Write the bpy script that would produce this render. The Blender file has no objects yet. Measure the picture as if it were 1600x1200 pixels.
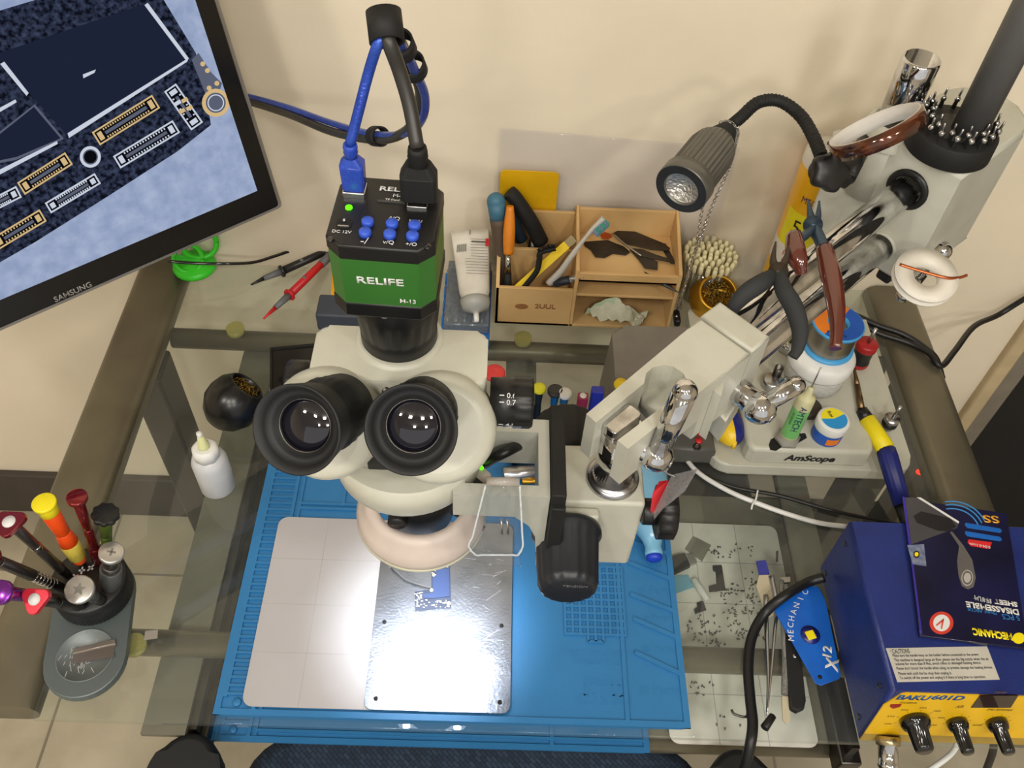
import bpy, bmesh, math, random
from mathutils import Vector, Matrix
PI = math.pi
random.seed(7)
sc = bpy.context.scene
COL = sc.collection
# ---------------------------------------------------------------- camera (0,0,.86 above the glass; z = 0 is the glass top, floor z = -.68)
FL = 1410.0; CAMZ = .86; FLOOR = -.68; WALL = .92
_p, _y, _r = math.radians(50.4), math.radians(2.3), math.radians(4.0)
FW = Vector((math.sin(_y)*math.cos(_p), math.cos(_y)*math.cos(_p), -math.sin(_p)))
_rt = Vector((math.cos(_y), -math.sin(_y), 0)); _up = _rt.cross(FW)
RT = _rt*math.cos(_r) + _up*math.sin(_r); UP = _up*math.cos(_r) - _rt*math.sin(_r)
CAM = Vector((0, 0, CAMZ))
cd = bpy.data.cameras.new('camera'); cam = bpy.data.objects.new('camera', cd); COL.objects.link(cam)
cd.sensor_width = 36; cd.lens = FL/1600*36; cd.clip_start = .01
cam.matrix_world = Matrix(((RT.x, UP.x, -FW.x, 0), (RT.y, UP.y, -FW.y, 0), (RT.z, UP.z, -FW.z, CAMZ), (0, 0, 0, 1)))
sc.camera = cam
sc.view_settings.view_transform = 'Standard'; sc.view_settings.look = 'None'
sc.view_settings.gamma = 1; sc.view_settings.use_curve_mapping = False; sc.view_settings.exposure = 0.0
# measuring the photo: a pixel meets a horizontal plane, a plane y = const, a distance or any plane
def ray(x, y): return FW + RT*((x-800)/FL) - UP*((y-600)/FL)
def A(x, y, z=0.0): d = ray(x, y); return CAM + d*((z-CAMZ)/d.z)
def AY(x, y, Y): d = ray(x, y); return CAM + d*(Y/d.y)
def AD(x, y, Z): return CAM + ray(x, y)*Z
def AP(x, y, o, n): d = ray(x, y); return CAM + d*((o-CAM).dot(n)/d.dot(n))
# ---------------------------------------------------------------- world and lamps
w = bpy.data.worlds.new('room_light'); sc.world = w; w.use_nodes = True
bgn = w.node_tree.nodes['Background']; bgn.inputs[0].default_value = (1.0, .97, .92, 1); bgn.inputs[1].default_value = .75
def area(name, loc, size, power, col, target):
    l = bpy.data.lights.new(name, 'AREA'); l.shape = 'RECTANGLE'; l.size, l.size_y = size; l.energy = power; l.color = col
    o = bpy.data.objects.new(name, l); COL.objects.link(o); o.location = loc
    o.rotation_euler = (Vector(target)-Vector(loc)).to_track_quat('-Z', 'Y').to_euler(); return o
for lx, ly in ((-1.1, -.5), (-.45, -.75), (.2, -.8), (.85, -.6), (-.3, -1.7), (.6, -1.7)):
    area('ceiling_light', (lx, ly, 1.66), (.16, .16), 8.0, (1, .95, .86), (lx*.3, .7, -.1))

# ---------------------------------------------------------------- materials
def lin(c): return tuple(((v/255)/12.92 if v/255 <= .04045 else ((v/255+.055)/1.055)**2.4) for v in c)
MC = {}
def mat(name, rgb, rough=.5, metal=0, var=.06, vs=30, bump=0, bs=80, coat=0, emit=0, rgb2=None, lo=.35, hi=.65, sss=0, aniso=0):
    if name in MC: return MC[name]
    m = bpy.data.materials.new(name); m.use_nodes = True; nt = m.node_tree; b = nt.nodes['Principled BSDF']
    c = lin(rgb); b.inputs['Roughness'].default_value = rough; b.inputs['Metallic'].default_value = metal
    if coat: b.inputs['Coat Weight'].default_value = coat
    tc = nt.nodes.new('ShaderNodeTexCoord'); n = nt.nodes.new('ShaderNodeTexNoise'); n.inputs['Scale'].default_value = vs; n.inputs['Detail'].default_value = 5
    nt.links.new(tc.outputs['Object'], n.inputs['Vector'])
    r = nt.nodes.new('ShaderNodeValToRGB'); r.color_ramp.elements[0].position = lo; r.color_ramp.elements[1].position = hi
    c2 = lin(rgb2) if rgb2 else tuple(v*(1-var*2) for v in c)
    r.color_ramp.elements[0].color = (*c2, 1); r.color_ramp.elements[1].color = (*c, 1)
    nt.links.new(n.outputs['Fac'], r.inputs[0]); nt.links.new(r.outputs[0], b.inputs['Base Color'])
    if emit:
        nt.links.new(r.outputs[0], b.inputs['Emission Color']); b.inputs['Emission Strength'].default_value = emit
    if bump:
        n2 = nt.nodes.new('ShaderNodeTexNoise'); n2.inputs['Scale'].default_value = bs; n2.inputs['Detail'].default_value = 4
        nt.links.new(tc.outputs['Object'], n2.inputs['Vector']); bp = nt.nodes.new('ShaderNodeBump')
        bp.inputs['Strength'].default_value = bump; bp.inputs['Distance'].default_value = .002
        nt.links.new(n2.outputs['Fac'], bp.inputs['Height']); nt.links.new(bp.outputs[0], b.inputs['Normal'])
    MC[name] = m; return m
def clear(name, rgb, opac=.12, rough=.03, ior=1.45):
    # thin clear sheet: tinted see-through mixed with a Fresnel reflection and a little diffuse
    if name in MC: return MC[name]
    m = bpy.data.materials.new(name); m.use_nodes = True; nt = m.node_tree; nt.nodes.clear(); N = nt.nodes.new; L = nt.links.new
    out = N('ShaderNodeOutputMaterial'); t = N('ShaderNodeBsdfTransparent'); c = lin(rgb); t.inputs[0].default_value = (*c, 1)
    d = N('ShaderNodeBsdfDiffuse'); d.inputs[0].default_value = (*c, 1); g = N('ShaderNodeBsdfGlossy'); g.inputs['Roughness'].default_value = rough
    nz = N('ShaderNodeTexNoise'); nz.inputs['Scale'].default_value = 14; mr = N('ShaderNodeMapRange'); mr.inputs[3].default_value = opac*.6; mr.inputs[4].default_value = opac*1.4
    L(nz.outputs[0], mr.inputs[0]); m1 = N('ShaderNodeMixShader'); L(mr.outputs[0], m1.inputs[0]); L(t.outputs[0], m1.inputs[1]); L(d.outputs[0], m1.inputs[2])
    f = N('ShaderNodeFresnel'); f.inputs[0].default_value = ior; m2 = N('ShaderNodeMixShader'); ge = N('ShaderNodeNewGeometry'); mm = N('ShaderNodeMath'); mm.operation = 'SUBTRACT'; mm.inputs[0].default_value = 1; L(ge.outputs['Backfacing'], mm.inputs[1])
    mu = N('ShaderNodeMath'); mu.operation = 'MULTIPLY'; L(f.outputs[0], mu.inputs[0]); L(mm.outputs[0], mu.inputs[1]); L(mu.outputs[0], m2.inputs[0]); L(m1.outputs[0], m2.inputs[1]); L(g.outputs[0], m2.inputs[2])
    L(m2.outputs[0], out.inputs[0]); MC[name] = m; return m
def emis(name, rgb, s):
    if name in MC: return MC[name]
    m = bpy.data.materials.new(name); m.use_nodes = True; nt = m.node_tree; nt.nodes.clear()
    o = nt.nodes.new('ShaderNodeOutputMaterial'); e = nt.nodes.new('ShaderNodeEmission'); e.inputs[0].default_value = (*lin(rgb), 1); e.inputs[1].default_value = s
    nt.links.new(e.outputs[0], o.inputs[0]); MC[name] = m; return m
CREAM = mat('cream_enamel', (192, 191, 178), .38, var=.05, vs=25, bump=.05, bs=300, rgb2=(182, 180, 166), lo=.3, hi=.55)
BLK = mat('black_plastic', (17, 17, 19), .42, bump=.05, bs=400)
BLKM = mat('black_matte', (13, 13, 14), .7)
BLKG = mat('black_gloss', (12, 12, 14), .12, coat=.6)
RUB = mat('black_rubber', (20, 21, 24), .62)
CHR = mat('chrome', (222, 222, 225), .07, 1, var=.08, vs=60, rgb2=(170, 168, 165), lo=.3, hi=.6)
STEEL = mat('steel', (190, 190, 192), .28, 1, var=.08)
DSTEEL = mat('dark_steel', (96, 92, 88), .35, 1, var=.1)
WHT = mat('white_plastic', (232, 232, 230), .4)
GREYP = mat('grey_plastic', (120, 118, 112), .5)
RED = mat('red_plastic', (200, 32, 42), .35)
YEL = mat('yellow_plastic', (240, 205, 20), .4)
NAVY = mat('navy_plastic', (28, 40, 110), .45)
BLUEB = mat('blue_button', (52, 88, 205), .5)
TXTW = mat('white_print', (225, 225, 225), .5)
TXTK = mat('black_print', (25, 25, 28), .6)
GOLD = mat('gold_metal', (212, 160, 60), .3, 1, var=.15)
COPPER = mat('copper', (200, 110, 70), .35, 1)

# ---------------------------------------------------------------- mesh helpers
def NB(): return bmesh.new()
def fr(o, x, y=None, z=None):
    """frame with origin o, local x along x, y near y (or z near z)"""
    x = Vector(x).normalized()
    if z is not None:
        z = Vector(z); y = z.cross(x).normalized(); z = x.cross(y)
    else:
        y = Vector(y); z = x.cross(y).normalized(); y = z.cross(x)
    return Matrix(((x.x, y.x, z.x, o[0]), (x.y, y.y, z.y, o[1]), (x.z, y.z, z.z, o[2]), (0, 0, 0, 1)))
def frz(o, z, xh=(1, 0, 0)):
    z = Vector(z).normalized(); x = Vector(xh)
    if abs(x.normalized().dot(z)) > .95: x = Vector((0, 1, 0))
    y = z.cross(x).normalized(); x = y.cross(z)
    return Matrix(((x.x, y.x, z.x, o[0]), (x.y, y.y, z.y, o[1]), (x.z, y.z, z.z, o[2]), (0, 0, 0, 1)))
def T(x, y, z=0): return Matrix.Translation((x, y, z))
def RZ(a): return Matrix.Rotation(a, 4, 'Z')
def tv(M, p): return (M @ Vector(p)) if M is not None else Vector(p)
def box(bm, x0, x1, y0, y1, z0, z1, M=None, bev=0, mi=0, seg=2):
    vs = [bm.verts.new(tv(M, (x, y, z))) for z in (z0, z1) for y in (y0, y1) for x in (x0, x1)]
    fs = [bm.faces.new([vs[i] for i in f]) for f in ((0, 2, 3, 1), (4, 5, 7, 6), (0, 1, 5, 4), (2, 6, 7, 3), (0, 4, 6, 2), (1, 3, 7, 5))]
    for f in fs: f.material_index = mi
    if bev:
        es = list({e for f in fs for e in f.edges})
        r = bmesh.ops.bevel(bm, geom=es, offset=bev, segments=seg, affect='EDGES', profile=.5)
        for f in r['faces']: f.material_index = mi; f.smooth = True
def prism(bm, pts, z0, z1, M=None, bev=0, mi=0, mitop=None, top=None):
    n = len(pts); a = sum(pts[i][0]*pts[(i+1) % n][1]-pts[(i+1) % n][0]*pts[i][1] for i in range(n))
    if a < 0: pts = pts[::-1]; top = top[::-1] if top else None
    tp = top or pts
    lo = [bm.verts.new(tv(M, (p[0], p[1], z0))) for p in pts]; hi = [bm.verts.new(tv(M, (p[0], p[1], z1))) for p in tp]
    fb = bm.faces.new(lo[::-1]); ft = bm.faces.new(hi); fs = [fb, ft]
    for i in range(n): fs.append(bm.faces.new((lo[i], lo[(i+1) % n], hi[(i+1) % n], hi[i])))
    for f in fs: f.material_index = mi
    if mitop is not None: ft.material_index = mitop
    if bev:
        es = list(ft.edges)+list(fb.edges)
        r = bmesh.ops.bevel(bm, geom=es, offset=bev, segments=2, affect='EDGES', profile=.5)
        for f in r['faces']: f.smooth = True
def rrect(w, h, r, seg=5, cx=0, cy=0):
    o = []
    for sx, sy, a0 in ((1, 1, 0), (-1, 1, PI/2), (-1, -1, PI), (1, -1, 1.5*PI)):
        for k in range(seg+1):
            a = a0+PI/2*k/seg; o.append((cx+sx*(w/2-r)+r*math.cos(a), cy+sy*(h/2-r)+r*math.sin(a)))
    return o
def circ(r, n=24, cx=0, cy=0, a0=0, a1=2*PI): return [(cx+r*math.cos(a0+(a1-a0)*k/n), cy+r*math.sin(a0+(a1-a0)*k/n)) for k in range(n)]
def lathe(bm, prof, M=None, n=32, mi=0, fn=None, cap=True, mis=None):
    """prof: (r, z); fn(angle, r, z) -> r for ribs"""
    rings = []
    for r, z in prof:
        if r < 1e-6: rings.append([bm.verts.new(tv(M, (0, 0, z)))])
        else:
            rings.append([bm.verts.new(tv(M, ((fn(2*PI*k/n, r, z) if fn else r)*math.cos(2*PI*k/n), (fn(2*PI*k/n, r, z) if fn else r)*math.sin(2*PI*k/n), z))) for k in range(n)])
    for i in range(len(rings)-1):
        a, b = rings[i], rings[i+1]; m = mis[i] if mis else mi
        for k in range(n):
            k2 = (k+1) % n
            if len(a) == 1 and len(b) == 1: continue
            if len(a) == 1: f = bm.faces.new((a[0], b[k2], b[k]))
            elif len(b) == 1: f = bm.faces.new((a[k], a[k2], b[0]))
            else: f = bm.faces.new((a[k], a[k2], b[k2], b[k]))
            f.smooth = True; f.material_index = m
    if cap:
        for rg, e, m in ((rings[0], 0, mis[0] if mis else mi), (rings[-1], 1, mis[-1] if mis else mi)):
            if len(rg) > 2:
                f = bm.faces.new(rg if e else rg[::-1]); f.material_index = m
def cyl(bm, p0, p1, r0, r1=None, n=20, mi=0, bev=0):
    p0, p1 = Vector(p0), Vector(p1); r1 = r0 if r1 is None else r1; L = (p1-p0).length
    if bev: pr = [(r0-bev, 0), (r0, bev), (r1, L-bev), (r1-bev, L)]
    else: pr = [(r0, 0), (r1, L)]
    lathe(bm, pr, frz(p0, p1-p0), n, mi)
def ball(bm, c, r, n=20, mi=0, sz=1, M=None):
    pr = [(r*math.sin(PI*k/10) if 0 < k < 10 else 0, -r*sz*math.cos(PI*k/10)) for k in range(11)]
    lathe(bm, pr, (M or Matrix()) @ T(*c), n, mi)
def smooth_pts(pts, sub=6):
    P = [Vector(p) for p in pts]; o = []
    if len(P) < 3: return P
    for i in range(len(P)-1):
        a = P[i-1] if i else P[0]*2-P[1]; b, c = P[i], P[i+1]; d = P[i+2] if i+2 < len(P) else P[-1]*2-P[-2]
        for k in range(sub):
            t = k/sub; o.append(.5*((2*b)+(c-a)*t+(2*a-5*b+4*c-d)*t*t+(3*b-a-3*c+d)*t**3))
    o.append(P[-1]); return o
def tube(bm, pts, r, n=10, mi=0, sub=6, fn=None, flat=1):
    P = smooth_pts(pts, sub) if sub > 1 else [Vector(p) for p in pts]; rings = []; prev = None
    for i, p in enumerate(P):
        t = (P[min(i+1, len(P)-1)]-P[max(i-1, 0)]).normalized()
        if prev is None: x = t.orthogonal().normalized()
        else: x = (prev-t*prev.dot(t)).normalized()
        prev = x; y = t.cross(x); rr = fn(i/(len(P)-1)) if fn else r
        rings.append([bm.verts.new(p+x*rr*math.cos(2*PI*k/n)+y*rr*flat*math.sin(2*PI*k/n)) for k in range(n)])
    for a, b in zip(rings, rings[1:]):
        for k in range(n):
            f = bm.faces.new((a[k], a[(k+1) % n], b[(k+1) % n], b[k])); f.smooth = True; f.material_index = mi
    for rg in (rings[0][::-1], rings[-1]):
        f = bm.faces.new(rg); f.material_index = mi
def rail(bm, pts, w, z0, z1, closed=True, mi=0, M=None):
    n = len(pts)
    for i in range(n if closed else n-1):
        a, b = Vector(pts[i][:2]), Vector(pts[(i+1) % n][:2]); d = (b-a).normalized(); q = Vector((-d.y, d.x))*w/2; e = d*w/2
        prism(bm, [tuple(a-q-e), tuple(b-q+e), tuple(b+q+e), tuple(a+q-e)], z0, z1+random.uniform(-.0001, .0001), M, mi=mi)
def quad(bm, pts, mi=0, M=None):
    f = bm.faces.new([bm.verts.new(tv(M, p)) for p in pts]); f.material_index = mi; return f
# ---------------------------------------------------------------- object helpers
def thing(name, label, cat, M=None, group=None):
    o = bpy.data.objects.new(name, None); COL.objects.link(o); o.empty_display_size = .02
    o.matrix_world = M if M is not None else Matrix(); o['_m'] = 0
    o['label'] = label; o['category'] = cat
    if group: o['group'] = group
    del o['_m']; WM[o.name] = (M.copy() if M is not None else Matrix()); return o
WM = {}
def obj(name, bm, mats, parent=None, world=True, label=None, norm=True, sm=None, M=None):
    if M is not None: bm.transform(M)
    if parent is not None and world: bm.transform(WM[parent.name].inverted())
    if norm: bmesh.ops.recalc_face_normals(bm, faces=bm.faces[:])
    if sm is not None:
        for f in bm.faces: f.smooth = True
    me = bpy.data.meshes.new(name); bm.to_mesh(me); bm.free()
    for m in (mats if isinstance(mats, (list, tuple)) else [mats]): me.materials.append(m)
    if sm is not None:
        try: me.set_sharp_from_angle(angle=math.radians(sm))
        except Exception: pass
    o = bpy.data.objects.new(name, me); COL.objects.link(o); WM[o.name] = Matrix()
    if parent is not None:
        o.parent = parent; WM[o.name] = WM[parent.name].copy()
    if label: o['label'] = label
    return o
def tag(o, label, cat, group=None, kind=None):
    o['label'] = label; o['category'] = cat
    if group: o['group'] = group
    if kind: o['kind'] = kind
    return o
def struct(name, bm, m, **k):
    o = obj(name, bm, m, **k); o['kind'] = 'structure'; return o
def text_bm(s, width=None, height=None, ext=.0002, bold=0, align='CENTER', skew=0):
    """bmesh of a line of writing in the local xy plane, facing +z"""
    cu = bpy.data.curves.new('t', 'FONT'); cu.body = s; cu.size = 1; cu.extrude = 0; cu.align_x = 'LEFT'; cu.offset = bold; cu.shear = skew; cu.resolution_u = 3
    ob = bpy.data.objects.new('t', cu); COL.objects.link(ob); bpy.context.view_layer.update()
    me = bpy.data.meshes.new_from_object(ob.evaluated_get(bpy.context.evaluated_depsgraph_get()))
    bm = bmesh.new(); bm.from_mesh(me); bpy.data.objects.remove(ob); bpy.data.curves.remove(cu); bpy.data.meshes.remove(me)
    if not bm.verts: return bm
    xs = [v.co.x for v in bm.verts]; ys = [v.co.y for v in bm.verts]; W, Hh = max(xs)-min(xs), max(ys)-min(ys)
    sx = width/W if width else height/Hh; sy = height/Hh if height else sx
    if not width: sx = sy
    ox = {'CENTER': (max(xs)+min(xs))/2, 'LEFT': min(xs)}[align]
    for v in bm.verts: v.co = Vector(((v.co.x-ox)*sx, (v.co.y-(max(ys)+min(ys))/2)*sy, 0))
    if ext:
        r = bmesh.ops.extrude_face_region(bm, geom=bm.faces[:]); 
        for e in r['geom']:
            if isinstance(e, bmesh.types.BMVert): e.co.z += ext
    return bm
def text(name, s, M, mt, parent, width=None, height=None, ext=.0002, bold=0, align='CENTER', skew=0, label=None):
    bm = text_bm(s, width, height, ext, bold, align, skew); bm.transform(M); return obj(name, bm, mt, parent, label=label)
def lines(name, rows, mt, parent):
    """several lines of writing, each line a part: rows of (text, matrix, width, height)"""
    for t_, M, wd, h in rows:
        b = text_bm(t_, wd, h, .00015); b.transform(M); obj(name, b, mt, parent)
def copy_tree(root, M, label=None):
    r = root.copy(); COL.objects.link(r); r.matrix_world = M
    for ch in list(root.children):
        c = ch.copy(); COL.objects.link(c); c.parent = r
        for g in ch.children:
            d = g.copy(); COL.objects.link(d); d.parent = c
    if label: r['label'] = label
    return r
X, Y, Z = Vector((1, 0, 0)), Vector((0, 1, 0)), Vector((0, 0, 1))

# ================================================================ the room
WALLM = mat('painted_plaster', (232, 220, 198), .85, var=.03, vs=6, bump=.5, bs=28)
FLM = mat('floor_tile', (196, 187, 166), .6, vs=7, rgb2=(166, 156, 136), bump=.1, bs=20)
b = NB(); box(b, -1.9, .775, WALL, WALL+.12, FLOOR, 1.7); struct('wall_back', b, WALLM)
b = NB(); box(b, -1.9, 2.4, -2.4, 2.6, FLOOR-.05, FLOOR)
for i in range(8): box(b, -1.9+i*.6-.002, -1.9+i*.6+.002, -2.4, 2.6, FLOOR, FLOOR+.0008, mi=1)
for i in range(9): box(b, -1.9, 2.4, -2.22+i*.6, -2.216+i*.6, FLOOR, FLOOR+.0008, mi=1)
struct('floor', b, [FLM, mat('grout', (140, 132, 116), .9)])
b = NB(); box(b, -1.9, 2.4, -2.4, 2.6, 1.7, 1.78); struct('ceiling', b, mat('ceiling_paint', (226, 222, 212), .9))
b = NB(); box(b, -2.0, -1.9, -2.4, WALL+.12, FLOOR, 1.7); struct('wall_left', b, WALLM)
b = NB(); box(b, 2.4, 2.5, -2.4, 2.6, FLOOR, 1.7); struct('wall_right', b, WALLM)
b = NB(); box(b, -1.9, .772, WALL-.014, WALL, FLOOR, -.555, bev=.003); struct('baseboard_back', b, mat('dark_baseboard', (72, 64, 58), .6))
b = NB(); box(b, .775, .80, WALL-.012, WALL+.12, FLOOR, 1.7, bev=.004); struct('trim_1', b, mat('trim_wood', (196, 176, 140), .6))
b = NB(); box(b, .80, .845, WALL+.01, WALL+.12, FLOOR, 1.7, bev=.002); struct('trim_2', b, mat('grey_jamb', (128, 120, 108), .7))
dk = mat('dark_door_paint', (14, 14, 18), .7)
b = NB(); box(b, .845, 2.4, WALL+.03, WALL+.08, FLOOR, 1.7); struct('door_1', b, dk)

# ================================================================ the desk
OL = mat('olive_grey_steel', (128, 122, 104), .38, .55, vs=9, rgb2=(104, 98, 82), lo=.3, hi=.7)
GL = clear('desk_glass', (248, 251, 249), .018, .015, 1.5)
desk = thing('glass_desk', 'glass topped desk with wide olive grey steel side beams against the wall', 'desk', T(.05, .6, FLOOR))
b = NB(); box(b, -.411, .52, .287, .905, -.008, 0, bev=.0012); obj('glass_top', b, GL, desk, label='clear glass desk top')
for x0, x1 in ((-.483, -.414), (.522, .590)):
    b = NB(); pr = rrect(x1-x0, .034, .0165, 6, (x0+x1)/2, -.0175)
    M = Matrix(((1, 0, 0, 0), (0, 0, 1, 0), (0, 1, 0, 0), (0, 0, 0, 1)))
    prism(b, pr, .298, .915, M); obj('side_beam', b, OL, desk, sm=40)
for y, z, r in ((.795, -.034, .0135), (.378, -.034, .0135)):
    b = NB(); cyl(b, (-.416, y, z), (.525, y, z), r, n=20); obj('cross_bar', b, OL, desk)
b = NB(); cyl(b, (-.40, .86, -.285), (.54, .86, -.285), .0135); obj('cross_bar', b, OL, desk)
for x in (-.445, .545):
    for y in (.72,):
        b = NB(); box(b, x-.012, x+.03, y, y+.055, FLOOR, -.034, bev=.004); obj('leg', b, mat('dark_leg_steel', (70, 68, 64), .4, .5), desk)
STRAP = mat('grey_steel_strap', (122, 119, 106), .5, .3)
for x0, x1, y0 in ((-.326, -.283, .292), (.022, .062, .62), (.357, .392, .45)):
    b = NB(); box(b, x0, x1, y0, .80, -.056, -.050); obj('steel_strap', b, STRAP, desk)
PAD = clear('yellowed_rubber', (205, 196, 120), .5, .2)
for px, py in ((365, 505), (818, 520), (205, 1000)):
    p = A(px, py, 0); b = NB(); lathe(b, [(.0, -.019), (.009, -.019), (.0115, -.016), (.0115, -.0085)], T(p.x, p.y, 0), 24)
    obj('glass_pad', b, PAD, desk, label='round yellowed clear pad under the glass')
# sliding tray under the glass
tray = thing('keyboard_tray', 'sliding keyboard tray with steel rails hung below the glass desk top', 'tray', T(.05, .45, -.12))
b = NB(); box(b, -.262, .372, .318, .62, -.104, -.0955, bev=.002); obj('tray_panel', b, mat('tray_board', (118, 112, 96), .5), tray)
b = NB(); cyl(b, (-.27, .316, -.108), (.385, .316, -.108), .0095); obj('front_bar', b, OL, tray)
for x in (-.279, .383):
    b = NB(); box(b, x-.011, x+.011, .29, .70, -.105, -.075, bev=.002); box(b, x-.004, x+.004, .30, .70, -.075, -.056); obj('side_rail', b, DSTEEL, tray)
for x in (-.475, .555):
    b = NB(); box(b, x-.022, x+.022, .50, .90, FLOOR+.001, -.635, bev=.004); obj('foot_bar', b, mat('dark_foot_steel', (46, 50, 58), .5, .3), desk)

# ---------------------------------------------------------------- blue silicone mats
MATB = mat('blue_silicone', (42, 116, 172), .5, var=.05, vs=12, bump=.08, bs=250)
def ribs(bm, z0, z1, back=True):
    # border, ladder of slots down the left, divided column down the right
    x0, x1, y0, y1 = -.245, .203, .294, .600
    rail(bm, [(x0+.003, y0+.003), (x1-.003, y0+.003), (x1-.003, y1-.003), (x0+.003, y1-.003)], .006, z0, z1)
    rail(bm, [(-.2085, y0+.004), (-.2085, y1-.004)], .004, z0, z1, False)
    rail(bm, [(-.2015, y0+.008), (-.2015, y1-.004)], .003, z0, z1, False)
    n = 34
    for k in range(n+1):
        y = y0+.020+(y1-y0-.03)*k/n; rail(bm, [(-.241, y), (-.2095, y)], .0026, z0, z1, False)
    rail(bm, [(-.238, y0+.02), (-.238, y1)], .006, z0, z1, False)
    lathe(bm, [(.004, z0), (.004, z1-.0003), (.003, z1+.0004), (0, z1+.0004)], T(-.225, y0+.012), 16)
mt = thing('repair_mat', 'blue silicone repair mat with moulded compartments lying on the glass desk', 'mat', T(-.02, .44, 0))
b = NB(); prism(b, rrect(.448, .306, .008, 4, -.021, .447), .0005, .0035, bev=.0005)
ribs(b, .0034, .0058)
for y in (.520, .526): rail(b, [(-.2, y), (.14, y)], .003, .0034, .0058, False)
for k in range(5): rail(b, [(-.155+k*.065, .526), (-.155+k*.065, .598)], .004, .0034, .0058, False)
rail(b, [(.1435, .300), (.1435, .597)], .004, .0034, .0058, False)
def zp(x, y): p = A(700+x*.3667, 760+y*.3667, .0045); return (p.x, p.y)
for q in (((805, 712), (985, 797)), ((797, 567), (965, 640)), ((785, 463), (955, 530)), ((775, 328), (940, 392)), ((770, 235), (930, 285))):
    rail(b, [zp(*q[0]), zp(*q[1])], .0045, .0034, .0058, False)
obj('mat_sheet', b, MATB, mt)
b = NB(); gx, gy = zp(500, 630)[0], zp(500, 628)[1]
px = .0076
for i in range(9): box(b, gx+i*px-.0013, gx+i*px+.0013, gy, gy+10*px, .0034, .0058)
for j in range(11): box(b, gx-.0013, gx+8*px+.0013, gy+j*px-.0013, gy+j*px+.0013, .0034, .0057)
for i in (3, 4, 5): box(b, gx+i*px-.0013, gx+i*px+.0013, gy-px, gy, .0034, .0058)
box(b, gx+3*px, gx+5*px, gy-px-.0013, gy-px+.0013, .0034, .0058)
obj('screw_grid', b, MATB, mt, label='grid of small square wells')
rows = []
for s, x, y, wd in (('Heat insulation', 640, 700, .075), ('Repair Mat', 640, 745, .05), ('Model:', 655, 825, .035), ('S-160', 665, 868, .040), ('450 x 300', 665, 905, .055),
                    ('# Parts', 905, 865, .04), ('# Parts', 905, 690, .035), ('# Parts', 890, 555, .028), ('# Parts', 885, 440, .035), ('# Parts', 850, 325, .03)):
    p = zp(x, y); rows.append((s, T(p[0], p[1], .0037), wd, None))
lines('embossed_writing', rows, MATB, mt)
m2 = thing('repair_mat', 'second blue silicone mat lying lower, on the tray under the front edge of the glass', 'mat', T(-.04, .44, -.094))
b = NB(); prism(b, rrect(.448, .30, .008, 4, -.021, .447), .0005, .0035, bev=.0005); ribs(b, .0034, .0058)
rail(b, [(.102, .300), (.102, .59)], .004, .0034, .0058, False); rail(b, [(-.2, .306), (.2, .306)], .003, .0034, .0058, False)
b.transform(T(-.023, .006, -.0945)); obj('mat_sheet', b, MATB, m2)
# white work sheets
WS = mat('white_worksheet', (178, 175, 178), .45, var=.02, vs=8, rgb2=(170, 168, 171)); GRD = mat('grid_print', (170, 168, 168), .6)
b = NB(); x0, x1, y0, y1 = -.220, .028, .302, .507
prism(b, rrect(x1-x0, y1-y0, .01, 5, (x0+x1)/2, (y0+y1)/2), .0060, .0068)
for x in (-.167, -.106, -.045): box(b, x-.0003, x+.0003, y0, y1, .0068, .0069, mi=1)
for y in (.355, .406, .457): box(b, x0, x1, y-.0003, y+.0003, .0068, .0069, mi=1)
tag(obj('work_sheet', b, [WS, GRD]), 'white magnetic work sheet with faint grid lines lying on the blue mat', 'work sheet')
def wsheet(pts, z, label, nx):
    P = [A(*p, z) for p in pts]; xs = [p.x for p in P]; ys = [p.y for p in P]; x0, x1, y0, y1 = min(xs), max(xs), min(ys), max(ys)
    b = NB(); prism(b, rrect(x1-x0, y1-y0, .01, 5, (x0+x1)/2, (y0+y1)/2), z-.001, z)
    for k in range(1, nx): xx = x0+(x1-x0)*k/nx; box(b, xx-.0004, xx+.0004, y0, y1, z, z+.0001, mi=1)
    for k in range(1, 5): yy = y0+(y1-y0)*k/5; box(b, x0, x1, yy-.0004, yy+.0004, z, z+.0001, mi=1)
    return tag(obj('work_sheet', b, [mat('bright_worksheet', (226, 222, 214), .5), GRD]), label, 'work sheet')
wsheet([(1015, 822), (1212, 822), (1268, 1168)], -.0865, 'white work sheet scattered with tiny screws on the tray under the glass', 3)
# brushed plate
PLT = mat('brushed_plate', (142, 148, 160), .27, .95, var=.05, vs=40, bump=.12, bs=420, rgb2=(124, 130, 142))
b = NB(); prism(b, rrect(.138, .205, .008, 5, -.037, .404), .0070, .0090, bev=.0003)
for x, y in ((-.095, .312), (.022, .312), (-.095, .389), (.022, .389)): lathe(b, [(.0022, .0090), (.0022, .0092), (0, .0092)], T(x, y), 12, mi=1)
for k in range(70):
    x, y, a, L = random.uniform(-.095, .02), random.uniform(.31, .47), random.uniform(-.9, .9), random.uniform(.004, .02)
    M = T(x, y, .0090) @ RZ(a); box(b, -L/2, L/2, -.00008, .00008, 0, .00005, M, mi=2)
tag(obj('steel_plate', b, [PLT, BLKM, mat('scratch', (215, 220, 228), .3, .5)]), 'scratched brushed steel plate with corner holes on the white sheet under the microscope', 'plate')
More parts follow.
